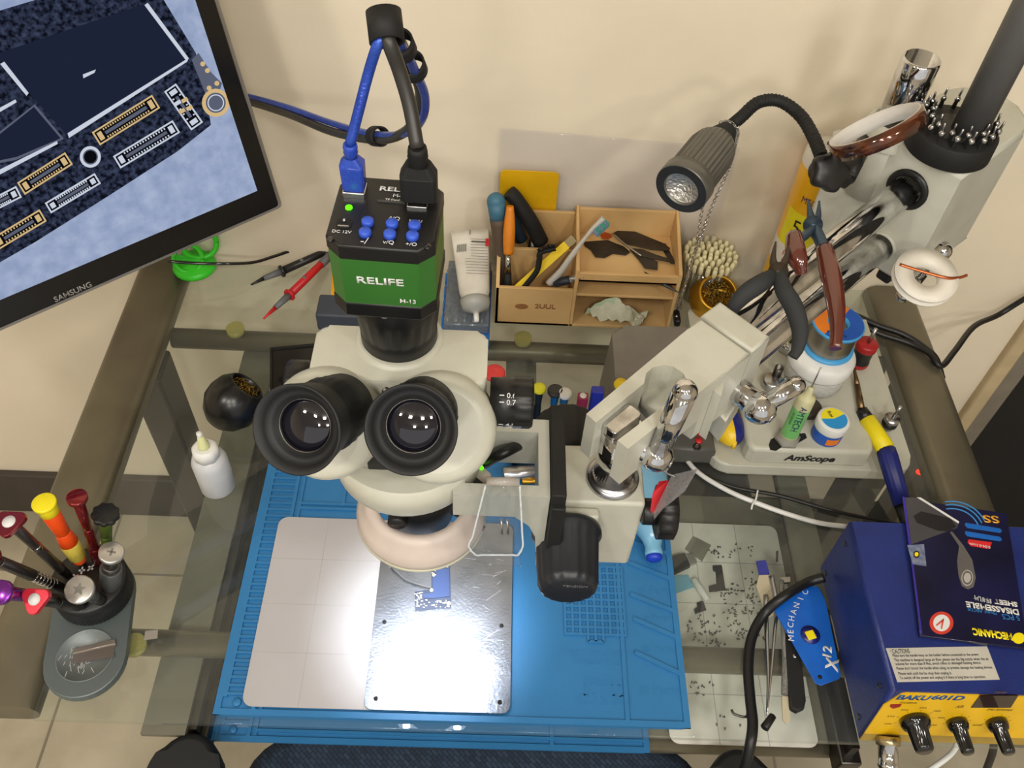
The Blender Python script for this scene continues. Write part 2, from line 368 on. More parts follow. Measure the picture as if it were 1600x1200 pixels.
# phone board under the lens
pcb = thing('circuit_board', 'small L-shaped phone logic board on the steel plate below the ring light', 'circuit board', T(*A(690, 930, .009)))
def bp(x, y): p = A(560+x*.175, 860+y*.175, .0105); return (p.x, p.y)
b = NB(); prism(b, [bp(505, 365), (bp(650, 350)), bp(655, 60), bp(815, 60), bp(828, 510), bp(508, 535)], .0092, .0104)
obj('board', b, mat('pcb_dark', (44, 54, 78), .35), pcb)
b = NB(); prism(b, [bp(665, 240), bp(697, 236), bp(697, 172), bp(808, 170), bp(808, 415), bp(690, 430), bp(580, 430), bp(580, 395), bp(668, 385)], .0104, .0118)
obj('chip', b, mat('chip_shield', (52, 70, 112), .3), pcb)
b = NB()
rs = random.Random(3)
for k in range(60):
    u = rs.uniform(515, 820); v = rs.uniform(440, 510) if k < 34 else rs.uniform(370, 500)
    if k >= 34: u = rs.uniform(510, 575)
    x, y = bp(u, v); s = rs.uniform(.0003, .0012); box(b, x-s, x+s, y-.0004, y+.0004, .0104, .0110)
for k in range(10):
    x, y = bp(rs.uniform(660, 690), rs.uniform(120, 230)); box(b, x-.0007, x+.0007, y-.0005, y+.0005, .0104, .011)
for u, v, r in ((672, 222, .0016), (652, 356, .0018), (806, 474, .0021), (795, 146, .001), (747, 152, .001)):
    x, y = bp(u, v); lathe(b, [(r, .0104), (r, .0112), (r*.5, .0112), (r*.5, .0105)], T(x, y), 14)
obj('solder_points', b, mat('tinned_pads', (225, 215, 185), .3, .7), pcb)
b = NB(); tube(b, [bp(650, 340)+(.012,), bp(560, 318)+(.012,), bp(430, 270)+(.0115,), bp(350, 205)+(.013,), bp(298, 155)+(.012,), bp(308, 110)+(.012,)], .0007, 6)
obj('antenna_cable', b, mat('grey_cable', (90, 92, 96), .5), pcb)

# ================================================================ boom stand
AXX, AXY = -.060, .397
st = thing('boom_stand', 'cream and chrome double tube boom stand on a heavy cream base', 'microscope stand', T(.37, .71, 0))
b = NB()   # base: low flange and thicker deck
def pz(pts, z): return [tuple(A(x, y, z))[:2] for x, y in pts]
def zr(x, y): return (1020+x*.2834, 460+y*.2834)
BL, BR = A(1105, 735, 0), A(1410, 740, 0)
prism(b, rrect(.236, .262, .022, 6, .375, .719), .001, .019, bev=.003)
obj('base_flange', b, CREAM, st)
b = NB(); dk_ = [(.302, .592), (.432, .592), (.438, .60), (.440, .61), (.437, .76), (.425, .845), (.31, .845), (.292, .70), (.294, .605), (.296, .597)]
prism(b, dk_, .017, .046, bev=.005); obj('base_deck', b, CREAM, st)
p = A(1268, 733, .03); text('brand_print', 'AmScope', fr((p.x, .5915, .031), X, Z), TXTK, st, width=.058, bold=.035, skew=.2)
b = NB(); q = zr(690, 810); p = A(*q, .0465); prism(b, [tuple(A(*zr(x, y), .0466))[:2] for x, y in ((640, 830), (650, 800), (700, 775), (760, 770), (840, 765), (850, 790), (790, 825), (720, 835), (680, 860), (650, 855))], .0455, .0467)
obj('wrench_recess', b, BLKM, st)
CX, CY = .374, .757       # column axis
b = NB(); cyl(b, (CX, CY, .04), (CX, CY, .30), .0175, n=28); lathe(b, [(.026, .045), (.026, .058), (.0195, .062)], T(CX, CY, 0), 28); obj('column', b, CHR, st)
# boom direction and head block
P0, P1 = A(1425, 290, .335), A(1175, 487, .335); BD = (P1-P0).normalized(); BN = Vector((BD.y, -BD.x, 0)) * -1   # BN points to the right/front
if BN.x < 0: BN = -BN
b = NB()
def Q(u, v): return P0 + BD*u + BN*v     # u along the boom, v sideways (right)
f0, f1 = .008, -.13
pts = [Q(f0, .040), Q(f1+.03, .046)]
for k in range(7): a = k/6*PI; pts.append(Q(f1+.02-math.sin(a)*.036, .040*math.cos(a)))
pts += [Q(-.07, -.050), Q(f0, -.050)]
pl = [(p.x, p.y) for p in pts]
prism(b, pl, .235, .374, bev=.005); Msh = Matrix(((BD.x, BN.x, 0, P0.x), (BD.y, BN.y, 0, P0.y), (0, 0, 1, 0), (0, 0, 0, 1))) @ Matrix(((0, 0, 1, 0), (1, 0, 0, 0), (0, 1, 0, 0), (0, 0, 0, 1))); prism(b, [(-.045, .235), (-.045, .3725), (-.060, .362), (-.084, .318), (-.084, .235)], -.075, .0065, Msh, bev=.004); obj('head_block', b, CREAM, st)
b = NB(); sp = A(1386, 207, .37); sp = sp-BD*.008
lathe(b, [(.0235, .30), (.0235, .376)], T(sp.x, sp.y, 0), 32)
lathe(b, [(.027, .36), (.025, .379), (.021, .382), (.0190, .381), (.0190, .37)], T(sp.x, sp.y, 0), 28, cap=False); obj('head_collar', b, CREAM, st)
b = NB(); tz = .444
lathe(b, [(.0168, .372), (.0168, tz-.024), (.0173, tz-.022), (.0173, tz-.002), (.0162, tz), (.0152, tz), (.0152, tz-.03), (0, tz-.03)], T(sp.x, sp.y, 0), 32); obj('chrome_post', b, CHR, st)
for dz, L in ((0, .305), (-.072, .29)):
    b = NB(); p0 = P0+Z*dz-BD*.02; cyl(b, p0, p0+BD*L, .0138, n=28, bev=.001); obj('boom_tube', b, CHR, st)
b = NB(); lathe(b, [(.0205, 0), (.0205, .003), (.0145, .004), (.0142, -.001)], frz(P0+BD*.0075, BD), 28, cap=False); obj('tube_bushing', b, BLK, st)
b = NB(); lathe(b, [(.0165, 0), (.0165, .0025), (.0145, .003), (.0142, -.001)], frz(P0+Z*-.072+BD*.0075, BD), 28, cap=False); obj('tube_bushing', b, CREAM, st)
# black clamp under the head, chrome locking lever on its right side
b = NB(); k0 = Q(-.004, .015); box(b, -.008, .008, -.008, .008, .222, .24, T(k0.x, k0.y, 0) @ RZ(.7), bev=.003); obj('height_clamp', b, BLK, st)
lv = A(1445, 390, .27); lv2 = A(1472, 392, .265)
b = NB(); cyl(b, lv-X*.01+Y*.01, lv2, .0085, n=20, bev=.001); ball(b, lv2, .0098); obj('lock_lever', b, CHR, st)
b = NB(); l3 = A(1440, 428, .215); l4 = A(1412, 462, .20)
cyl(b, lv2-Z*.002, l3, .0055); cyl(b, l3, l4, .0065); ball(b, l4, .0078); obj('lock_lever', b, CHR, st)
# clamp blocks at the boom's end and the forked arm
def q4(x, y, z=.36): p = A(900+x/4, 460+y/4, z); return (p.x, p.y)
b = NB(); prism(b, [q4(780, 130), q4(900, 38), q4(1215, 260), q4(1105, 352)], .278, .36, bev=.0025); obj('clamp_block', b, CREAM, st)
b = NB(); prism(b, [q4(780, 140), q4(1095, 365), q4(925, 490), q4(835, 562), q4(620, 420), q4(600, 290), q4(640, 262)], .290, .3595, bev=.0025); obj('clamp_block', b, CREAM, st)
b = NB(); prism(b, [q4(65, 745), q4(612, 288), q4(700, 215), q4(960, 400), q4(925, 490), q4(325, 965), q4(260, 910), q4(600, 655), q4(680, 610), q4(700, 545), q4(670, 490), q4(610, 450), q4(550, 440), q4(480, 455), q4(440, 490), q4(425, 555), q4(125, 800)], .316, .3598)
obj('forked_arm', b, CREAM, st)
b = NB(); sc1 = q4(560, 570, .345); lathe(b, [(.0, .3335), (.021, .3335), (.021, .318), (0, .318)], T(sc1[0]+.004, sc1[1]+.004, 0), 28); obj('arm_web', b, CREAM, st)
b = NB(); prism(b, [q4(835, 680, .33), q4(905, 490, .33), q4(930, 490, .33), q4(880, 715, .33)], .29, .345); prism(b, [q4(800, 640, .29), q4(990, 560, .29), q4(1050, 620, .29), q4(935, 800, .29)], .262, .292, bev=.002)
obj('clamp_ear', b, CREAM, st)
def lever(name, s0, s1, r, e, r2, par):
    b = NB(); cyl(b, s0, s1, r, n=24, bev=.001); ball(b, s1, r*1.28); cyl(b, s1, e, r2*.85, r2, n=20); ball(b, e, r2*1.0, sz=1); lathe(b, [(r*.45, 0), (r*.45, .0015), (r*.3, .002), (r*.3, .0005), (0, .0005)], frz(s1+(s1-s0).normalized()*r*1.1, s1-s0), 16)
    return obj(name, b, CHR, par)
lever('lock_lever', A(1130, 590, .315), A(1187, 637, .312), .0105, A(1243, 602, .335), .0078, st)
lever('lock_lever', A(992, 694, .332), A(1026, 712, .330), .0095, A(1070, 612, .405), .0088, st)

# ================================================================ microscope head on its focus rack
ms = thing('microscope_head', 'cream trinocular microscope head with black eyepieces hanging over the blue mat', 'microscope', T(AXX, AXY, .165))
b = NB(); prism(b, rrect(.118, .066, .0075, 5, AXX-.001, .384), .340, .418, bev=.003, top=rrect(.113, .046, .0075, 5, AXX+.002, .387)); obj('prism_housing', b, CREAM, ms, sm=50)
b = NB(); lathe(b, [(.034, .400), (.029, .4185), (.026, .4205)], T(AXX, .401), 32); obj('port_collar', b, CREAM, ms)
b = NB(); box(b, AXX-.02, AXX+.02, .345, .353, .345, .40, bev=.001); ball(b, AD(604, 612, .555), .003, mi=1, n=12); obj('centre_plate', b, [BLK, STEEL], ms)
LENS = mat('eyepiece_lens', (14, 12, 24), .02, 0, coat=1)
for side, tip, base, hous in (('l', (463, 672), (524, 641), (497, 668)), ('r', (642, 672), (660, 645), (684, 674))):
    t = AD(*tip, .50); bs = AD(*base, .555); e = (t-bs).normalized(); hc = AD(*hous, .562)
    # inclined prism pod
    M = frz(hc-e*.046, e)
    b = NB(); lathe(b, [(.030, 0), (.0345, .006), (.0365, .034), (.0355, .040), (.032, .0445), (.027, .046)], M, 40)
    ob = obj('eyepiece_pod', b, CREAM, ms)
    L = (t-bs).length
    M = frz(bs-e*.012, e); L += .012
    fn = lambda a, r, z: r*(1+.022*(math.cos(a*26) > 0)) if .02 < z < .033 and r > .02 else r
    b = NB(); lathe(b, [(.0185, 0), (.0215, .002), (.0215, .016), (.0225, .021), (.0225, .032), (.0215, .034), (.0205, L-.024), (.0232, L-.022), (.0258, L-.002), (.0262, L), (.0250, L+.0008), (.0225, L-.006), (.0195, L-.0085), (.0180, L-.0085), (.0178, L-.0115), (.0155, L-.0115), (.0150, L-.0135)], M, 78, fn=fn, cap=False)
    ep = obj('eyepiece', b, RUB, ms)
    b = NB(); lathe(b, [(.0152, L-.0140), (.012, L-.0122), (.008, L-.011), (.004, L-.0104), (0, L-.0102)], M, 32, cap=False); obj('lens', b, LENS, ep, label='glossy convex glass lens')
    b = NB(); lathe(b, [(.0158, L-.0118), (.0156, L-.0108), (.0151, L-.0118)], M, 40, cap=False); obj('lens_rim', b, DSTEEL, ep)
# lower body, thumb screw, objective
b = NB(); lathe(b, [(.022, .262), (.024, .276), (.030, .285), (.0480, .300), (.0540, .309), (.0560, .322), (.055, .340)], T(AXX+.003, AXY-.012), 48); obj('lower_body', b, CREAM, ms)
b = NB(); lathe(b, [(.0, .212), (.024, .212), (.027, .218), (.0285, .246), (.026, .258), (.024, .268)], T(AXX+.008, AXY-.004), 40); obj('objective', b, BLK, ms)
b = NB(); tp = AD(622, 806, .70); lathe(b, [(.0, 0), (.0068, .0), (.0072, .001), (.0072, .013), (.005, .0135)], frz(tp+Vector((0, -.008, 0)), Y), 36, fn=lambda a, r, z: r*(1+.05*math.cos(a*18))); obj('thumb_screw', b, BLK, ms)
# zoom knobs
zk = AD(795, 628, .585); fnk = lambda a, r, z: r*(1-.035*(math.cos(a*14) > .1)) if z > .0152 else r
b = NB(); M = frz((.001, zk.y, zk.z), X); lathe(b, [(.0158, 0), (.0162, .010), (.0162, .0150), (.0170, .0155), (.0170, .026), (.0155, .028), (0, .028)], M, 84, fn=fnk); kn = obj('zoom_knob', b, BLK, ms)
rows = []
for s, a in (('0.6', 1.15), ('0.7', .88), ('4.5', -.20), ('4', -.48)):
    d = Vector((0, -math.cos(a), math.sin(a))); o = Vector((.013, zk.y, zk.z)) + d*.0163
    rows.append((s, fr(o+X*.0015, X, Vector((0, math.sin(a), math.cos(a)))), None, .0034)); rows.append(('-', fr(o-X*.0045, X, Vector((0, math.sin(a), math.cos(a)))), .003, .0006))
lines('scale_print', rows, TXTW, kn)
b = NB(); M = frz((-.112, zk.y+.012, zk.z-.006), -X); lathe(b, [(.0158, 0), (.0162, .0065), (.0170, .007), (.0170, .018), (.0155, .020), (0, .020)], M, 84, fn=fnk); obj('zoom_knob', b, BLK, ms)
# carrier frame between body and rack
b = NB(); x0, x1, y0, y1 = -.02, .0455, .338, .405
box(b, x0, x1, y1-.012, y1, .290, .33); box(b, x1-.008, x1, y0+.009, y1-.012, .290, .33); box(b, -.022, x1, y0, y0+.009, .302, .33); box(b, x0, x0+.006, y0+.009, y1-.012, .290, .3298)
prism(b, [(.022, .302), (.0455, .302), (.0455, .232), (.0415, .232), (.0385, .275), (.033, .29)], -.009, 0, Matrix(((1, 0, 0, 0), (0, 0, -1, y0), (0, 1, 0, 0), (0, 0, 0, 1))))
obj('carrier_frame', b, mat('grey_cream_enamel', (178, 178, 168), .4), ms)
b = NB(); lathe(b, [(.0024, 0), (.0024, .0006), (0, .0006)], T(.012, .399, .33), 16); obj('grub_screw', b, GREYP, ms)
b = NB(); box(b, .0462, .0565, .335, .415, .215, .336, bev=.001); box(b, .0468, .0568, .331, .336, .262, .325, bev=.001); obj('dovetail_slide', b, BLKM, ms)
b = NB(); box(b, .0575, .1225, .366, .420, .186, .280, bev=.003); box(b, .0575, .0872, .357, .366, .20, .274, bev=.002); obj('focus_block', b, CREAM, ms)
b = NB(); box(b, .0575, .0605, .378, .392, .279, .2835); obj('stop_pin', b, STEEL, ms)
fk = lambda a, r, z: r*(1-.03*(math.cos(a*16) > .3)) if z > .006 else r
b = NB(); kz = .255; M = frz((.063+.001, .356, kz), -Y); lathe(b, [(.012, -.02), (.012, 0), (.0265, 0), (.027, .002), (.027, .005), (.0245, .008), (.0225, .045), (.0205, .050), (.017, .0515), (0, .0515)], M, 96, fn=fk)
k1 = obj('focus_knob', b, mat('knob_black', (28, 31, 38), .4), ms)
text('tension_print', 'TENSION', fr((.068, .356-.0519, kz+.010), X, Z), mat('grey_print', (105, 108, 112), .6), k1, width=.018)
b = NB(); M = frz((.067, .420, kz-.008), Y); lathe(b, [(.012, 0), (.0235, .004), (.0265, .010), (.0265, .045), (.024, .048), (0, .048)], M, 96, fn=fk); obj('focus_knob', b, RUB, ms)
b = NB(); c0 = AD(990, 808, .705); c1 = AD(1034, 800, .70); cyl(b, (.122, c1.y, c1.z), (.134, c1.y, c1.z), .0105, n=28, bev=.001)
lathe(b, [(.018, .133-.134), (.0215, 0), (.0215, .012), (.018, .014), (.012, .0145), (.011, .008), (0, .008)], frz((.134, c1.y, c1.z), X), 84, fn=lambda a, r, z: r*(1-.05*(math.cos(a*12) > .2)) if r > .02 else r)
obj('lock_knob', b, BLK, ms)
# steel pin joining rack and arm
PX, PY = .098, .389
b = NB(); lathe(b, [(.0205, .279), (.0205, .283), (.0185, .285), (.0158, .2855), (.0158, .2856)], T(PX, PY), 36); obj('post_flange', b, STEEL, ms)
d = (Vector(q4(600, 655)) - Vector(q4(260, 910))).normalized(); an = math.atan2(d.y, d.x)
b = NB(); lathe(b, [(.0155, .285), (.0155, .343)], T(PX, PY), 36)
prism(b, rrect(.029, .0145, .004, 4), .343, .352, T(PX-.002, PY+.003) @ RZ(an), bev=.001); obj('arm_pin', b, CHR, ms)

# ================================================================ digital camera on the third port
GRN = mat('green_anodised', (64, 126, 54), .36, .35, var=.05, vs=10)
dc = thing('digital_camera', 'green and black microscope camera with blue buttons on top of the trinocular port', 'camera', T(AXX, AXY, .419))
ca = Matrix.Rotation(-.045, 4, 'Z')
CM = T(AXX-.0015, AXY, .472) @ ca      # local: z up from the body's underside; front is -y
def oct_(w, d, c): return [(w/2-c, -d/2), (w/2, -d/2+c), (w/2, d/2-c), (w/2-c, d/2), (-w/2+c, d/2), (-w/2, d/2-c), (-w/2, -d/2+c), (-w/2+c, -d/2)]
b = NB(); prism(b, oct_(.0595, .0595, .008), .010, .046, CM); dcb = obj('camera_body', b, GRN, dc, label='green metal sleeve')
b = NB(); prism(b, oct_(.0605, .0605, .0085), .0445, .0552, CM, bev=.0015); cap = obj('top_cap', b, BLK, dc)
b = NB(); prism(b, oct_(.0605, .0605, .0085), 0, .0115, CM, bev=.0015); obj('bottom_cap', b, BLK, dc)
text('brand_print', 'RELIFE', CM @ fr((-.0005, -.0299, .0300), X, Z), TXTW, dcb, width=.0265, height=.0052, bold=.02)
text('model_print', 'M-13', CM @ fr((.0145, -.0299, .0155), X, Z), TXTW, dcb, width=.009, bold=.012)
tz = .0555
text('brand_print', 'RELIFE', CM @ T(.004, .020, tz), TXTW, cap, width=.021, height=.0038, bold=.02); text('model_print', 'M-13', CM @ T(.006, .0145, tz), TXTW, cap, width=.008, bold=.012)
rows = [('TF Card', CM @ T(.002, .0105, tz), .008, None), ('DC 12V', CM @ T(-.0215, -.0195, tz), .0105, None), ('MENU', CM @ T(.0175, -.0062, tz), .007, None), ('-/', CM @ T(-.008, -.0255, tz), .004, None), ('v/Q', CM @ T(.005, -.0255, tz), .006, None), ('+/O', CM @ T(.0175, -.0255, tz), .006, None), ('^/Q', CM @ T(.0055, -.0055, tz), .006, None)]
lines('button_print', rows, TXTW, cap)
for x in (-.0085, .005, .0175):
    for y in (-.0112, -.0200):
        b = NB(); lathe(b, [(.0035, tz-.001), (.0035, tz+.0022), (.0029, tz+.003), (0, tz+.0032)], CM @ T(x, y), 20); obj('button', b, BLUEB, cap, label='round blue rubber button')
b = NB(); lathe(b, [(.002, tz-.001), (.002, tz+.0006), (0, tz+.001)], CM @ T(-.0212, .0010), 16); obj('power_light', b, emis('green_led', (90, 255, 20), 2.2), cap, label='lit green light')
b = NB(); prism(b, rrect(.0085, .009, .003, 4, -.0215, -.0125), tz-.001, tz+.0002, CM); box(b, -.0245, -.0185, -.0155, -.0145, tz, tz+.0005, CM, mi=1); cyl(b, CM @ Vector((-.0215, -.0115, tz)), CM @ Vector((-.0215, -.0115, tz+.002)), .0008, mi=1); obj('power_socket', b, [BLKM, STEEL], cap)
b = NB(); box(b, -.0265, -.0135, .0095, .0205, tz-.001, tz+.0035, CM, bev=.0008); obj('data_socket', b, STEEL, cap)
b = NB(); box(b, .011, .0225, .004, .010, tz-.001, tz+.0015, CM, bev=.0005); obj('video_socket', b, STEEL, cap)
b = NB(); box(b, -.006, .0095, .0080, .0095, tz-.001, tz+.0004, CM); obj('card_slot', b, mat('slot_grey', (60, 60, 60), .4), cap)
b = NB()
for x in (-.0265, .0265): lathe(b, [(.0019, tz-.001), (.0019, tz+.0003), (.0009, tz+.0003), (0, tz-.0003)], CM @ T(x, -.0262), 12)
obj('cap_screws', b, BLKG, cap)
fnp = lambda a, r, z: r*(1+.03*(math.cos(a*20) > 0)) if .432 < z < .451 and r > .024 else r
b = NB(); lathe(b, [(.0235, .4185), (.0250, .420), (.0250, .4295), (.0245, .431), (.0245, .433), (.0262, .450), (.0268, .452), (.0268, .462), (.0255, .464), (.0255, .4725)], T(AXX, .402), 80, fn=fnp); obj('port_adapter', b, BLK, dc)
b = NB(); cyl(b, (AXX-.004, .376, .467), (AXX-.004, .3735, .4675), .0024, n=14); obj('adapter_screw', b, STEEL, dc)
# plugs and cables
BLUC = clear('blue_translucent', (60, 95, 215), .55, .15); BLUCAB = mat('blue_translucent_cable', (52, 88, 190), .25, .3, bump=.3, bs=500, rgb2=(30, 60, 160)); BCAB = mat('grey_black_cable', (48, 46, 43), .42)
apx = AD(598, 42, .455); ap2 = AD(630, 70, .50); ap3 = AD(642, 110, .56)
u = thing('usb_cable', 'translucent blue cable plugged into the top of the green camera', 'cable', T(*(CM @ Vector((-.02, .015, .0587)))))
b = NB(); M = CM @ T(-.02, .015, -.0288)
prism(b, rrect(.0125, .0100, .002, 3), .0878, .1045, M, bev=.001, top=rrect(.0135, .0105, .002, 3)); prism(b, rrect(.0135, .0105, .002, 3), .1045, .109, M, top=rrect(.007, .007, .002, 3)); lathe(b, [(.0040, .109), (.0036, .111), (.0042, .112), (.0038, .114), (.0042, .115), (.0038, .117)], M, 16)
obj('plug', b, BLUC, u)
b = NB(); box(b, -.0042, .0042, -.004, .004, .0858, .103, M, bev=.0005); obj('plug_shell', b, STEEL, u)
b = NB(); wl = AY(300, 150, .88); pA = M @ Vector((0, 0, .1165))
tube(b, [pA, AD(560, 175, .483), AD(577, 110, .473), AD(594, 60, .460), AD(606, 48, .48), AD(632, 80, .52), AD(650, 115, .56), AD(664, 150, .60), AD(660, 185, .64), AD(636, 208, .69), AD(585, 210, .76), AD(520, 193, .84), AD(450, 168, .92), AD(385, 150, .98), AD(330, 140, 1.03)], .0030, 12); obj('cord', b, BLUCAB, u)
h = thing('video_cable', 'thick black cable with a moulded plug standing on the green camera', 'cable', T(*(CM @ Vector((.018, .011, .0578)))))
b = NB(); M = CM @ T(.0175, .0115, -.0288)
prism(b, rrect(.0205, .0125, .003, 3), .0870, .1035, M, bev=.001); prism(b, rrect(.0205, .0125, .003, 3), .1035, .110, M, top=rrect(.014, .010, .003, 3))
lathe(b, [(.0058, .110), (.0052, .1118), (.0058, .1125), (.0052, .1143), (.0058, .115), (.0052, .1168), (.0056, .1175), (.005, .121)], M, 18); obj('plug', b, BLKM, h)
b = NB(); pB = M @ Vector((0, 0, .120))
tube(b, [pB, AD(640, 165, .481), AD(624, 110, .472), AD(607, 62, .460), AD(606, 36, .475), AD(622, 60, .52), AD(640, 100, .56), AD(657, 140, .60), AD(652, 180, .65), AD(630, 208, .70), AD(588, 218, .76), AD(520, 206, .84), AD(450, 178, .92), AD(385, 158, .98), AD(330, 148, 1.03)], .0040, 12); obj('cord', b, BCAB, h)
for i, (c, d, r, wd, lab) in enumerate(((AD(602, 42, .462), (AD(600, 20, .46)-AD(606, 70, .46)), .0092, .016, 'black cable tie strap at the very top of the cable loop'), (AD(626, 72, .515), AD(615, 45, .5)-AD(640, 100, .54), .0085, .011, 'black cable tie strap just below the top of the cable loop'), (AD(645, 104, .56), AD(632, 75, .54)-AD(655, 130, .585), .0085, .011, 'third black cable tie strap down the cable loop'), (AD(590, 213, .76), AD(630, 210, .72)-AD(550, 205, .80), .0085, .013, 'black cable tie strap where the cables sag against the wall'))):
    b = NB(); lathe(b, [(r-.0015, -wd/2), (r, -wd/2), (r, wd/2), (r-.0015, wd/2), (r-.0015, -wd/2)], frz(c, d), 24, cap=False); tag(obj('cable_strap', b, BLKM), lab, 'cable strap', 'cable straps on the camera cables')
b = NB(); tube(b, [AD(604, 40, .47), AD(600, 24, .465), AD(598, 10, .462)], .0035, 12); tag(obj('support_rod', b, GREYP), 'grey rod end poking out of the topmost cable strap', 'rod')

# ================================================================ ring light
rl = thing('ring_light', 'pinkish white ring light clamped round the microscope objective, switched on', 'lamp', T(AXX, AXY, .203))
RIM = mat('ring_light_plastic', (206, 192, 184), .42); RC = (AXX+.009, AXY-.006)
b = NB(); lathe(b, [(.0485, .166), (.0525, .170), (.0530, .176), (.0500, .184), (.0465, .188), (.0455, .193), (.0415, .197), (.0365, .1975), (.0350, .192), (.0350, .168)], T(*RC, .046), 56, cap=False); obj('ring_housing', b, RIM, rl)
b = NB(); lathe(b, [(.0350, .1675), (.0485, .1665)], T(*RC, .046), 48, cap=False); dif = obj('diffuser', b, emis('ring_light_emitter', (225, 238, 255), 8), rl, label='lit ring of white light')
for k in range(16):
    a = 2*PI*k/16; l_ = bpy.data.lights.new('ring_led', 'AREA'); l_.shape = 'DISK'; l_.size = .008; l_.energy = .014; l_.color = (.88, .94, 1); l_.spread = math.radians(48)
    lo_ = bpy.data.objects.new('ring_led', l_); COL.objects.link(lo_); lo_.location = (RC[0]+.042*math.cos(a), RC[1]+.042*math.sin(a), .2105)
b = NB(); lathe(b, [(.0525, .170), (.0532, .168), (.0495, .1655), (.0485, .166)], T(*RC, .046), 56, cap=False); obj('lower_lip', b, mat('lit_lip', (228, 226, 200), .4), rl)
b = NB()
for a in (.35, 2.5):
    cyl(b, (RC[0]+.024*math.cos(a), RC[1]+.024*math.sin(a), .232), (RC[0]+.050*math.cos(a), RC[1]+.05*math.sin(a), .233), .0015, n=10)
cyl(b, AD(707, 800, .735), AD(757, 826, .735), .0022, n=10); obj('clamp_screws', b, STEEL, rl)
b = NB(); q_ = A(732, 748, .300); M = T(q_.x, q_.y, 0) @ RZ(-.75); prism(b, rrect(.036, .030, .010, 5), .284, .300, M, bev=.003); ctl = obj('control_box', b, RIM, rl)
b = NB(); ball(b, A(752, 731, .3003), .0018, n=12); obj('power_light', b, MC['green_led'], ctl, label='lit green light')
b = NB(); q_ = A(740, 752, .3002); prism(b, rrect(.014, .008, .001, 2), .3000, .3003, T(q_.x, q_.y) @ RZ(-.75)); obj('info_label', b, mat('label_dark', (60, 60, 60), .5), ctl); b = NB()
tube(b, [A(757, 724, .296), AD(790, 706, .66), AD(830, 690, .70), AD(870, 700, .72), AD(900, 720, .75)], .0042, 12); obj('power_lead', b, BLK, rl)
# clear eye shield hanging from the carrier
CLR = clear('clear_acrylic', (240, 243, 246), .045, .02, 1.5)
vz = thing('eye_shield', 'clear curved plastic shield hanging beside the ring light', 'shield', T(*AD(785, 760, .61)))
def sv(x, y, Zd): return AD(700+x*.1833, 680+y*.1833, Zd)
b = NB()
def sheet(bm, rows, th):
    g = [[bm.verts.new(p) for p in r] for r in rows]
    fs = [bm.faces.new((g[i][j], g[i][j+1], g[i+1][j+1], g[i+1][j])) for i in range(len(g)-1) for j in range(len(g[0])-1)]
    for f in fs: f.smooth = True
    r = bmesh.ops.solidify(bm, geom=fs, thickness=th)
rws = []
for t in range(9):
    y = 430+t*(1020-430)/8; xl = 320-(t/8)*150 if t < 7 else (175 if t == 7 else 235); xr = 612+(t/8)*30 if t < 8 else 600; Zd = .61+.035*t/8
    rws.append([sv(xl+(xr-xl)*s/8, y, Zd+.008*math.sin(PI*s/8)-.004) for s in range(9)])
sheet(b, rws, .0012); obj('shield_sheet', b, CLR, vz)
b = NB(); pts = [r[0] for r in rws]+rws[-1][1:]+[r[-1] for r in rws[::-1]][1:]; tube(b, pts, .0008, 6, sub=2); obj('sheet_edge', b, clear('acrylic_edge', (235, 240, 245), .55, .05), vz)
b = NB(); cyl(b, sv(330, 390, .60), sv(610, 400, .60), .0030, n=14); obj('hinge_tube', b, clear('dusty_acrylic', (215, 208, 200), .45, .1), vz)
b = NB(); rws = []
for t in range(5):
    y = 960+t*30; rws.append([sv(190+t*14+(630-190-t*14)*s/8, y+18*math.sin(PI*s/8)+s*5, .66+.01*t/4) for s in range(9)])
sheet(b, rws, .001); obj('shield_flap', b, CLR, vz)
b = NB()
for x in (455, 505): cyl(b, sv(x, 720, .64), sv(x+5, 840, .645), .0009, n=8)
obj('shield_clip', b, STEEL, vz)

# ================================================================ monitor on a wall bracket
th = math.radians(40.5); MW = Vector((math.cos(th), math.sin(th), 0)); MBk = Vector((-math.sin(th), math.cos(th), 0)); ta = math.radians(14.5)
MU = Z*math.cos(ta)+MBk*math.sin(ta); MN = MW.cross(MU)   # MN faces the viewer
MO = AD(437, 322, .95)
mo = thing('monitor', 'glossy black monitor showing a magnified circuit board at the upper left', 'monitor', Matrix(((MW.x, MU.x, MN.x, MO.x), (MW.y, MU.y, MN.y, MO.y), (MW.z, MU.z, MN.z, MO.z), (0, 0, 0, 1))))
Mm = WM[mo.name]; Mi = Mm.inverted()
def S(x, y): p = Mi @ AP(x, y, MO, MN); return (p.x, p.y)      # photo pixel -> screen plane
def Sz(x, y): return S(x*.4335, y*.4335)
bz = S(402, 298)
b = NB(); W_, H_ = .50, .335
prism(b, rrect(W_, H_, .004, 3, -W_/2, H_/2), -.022, 0, Mm, bev=.0015); obj('bezel', b, mat('bezel_black', (7, 7, 9), .22), mo)
b = NB(); prism(b, rrect(W_+.011, H_+.011, .005, 3, -W_/2, H_/2), -.030, -.006, Mm, bev=.001); obj('silver_trim', b, mat('silver_plastic', (150, 146, 140), .35, .4), mo)
b = NB(); prism(b, rrect(W_-.06, H_-.06, .03, 4, -W_/2, H_/2), -.055, -.03, Mm, bev=.006); prism(b, rrect(.12, .12, .01, 4, -W_/2, H_/2), -.075, -.055, Mm); obj('back_shell', b, BLK, mo)
b = NB(); p = Mm @ Vector((-W_/2, H_/2, -.07)); 
tube(b, [p, p+Vector((-.02, .08, 0)), Vector((p.x-.02, WALL-.002, p.z))], .016, 12, sub=3); obj('wall_bracket', b, BLK, mo)
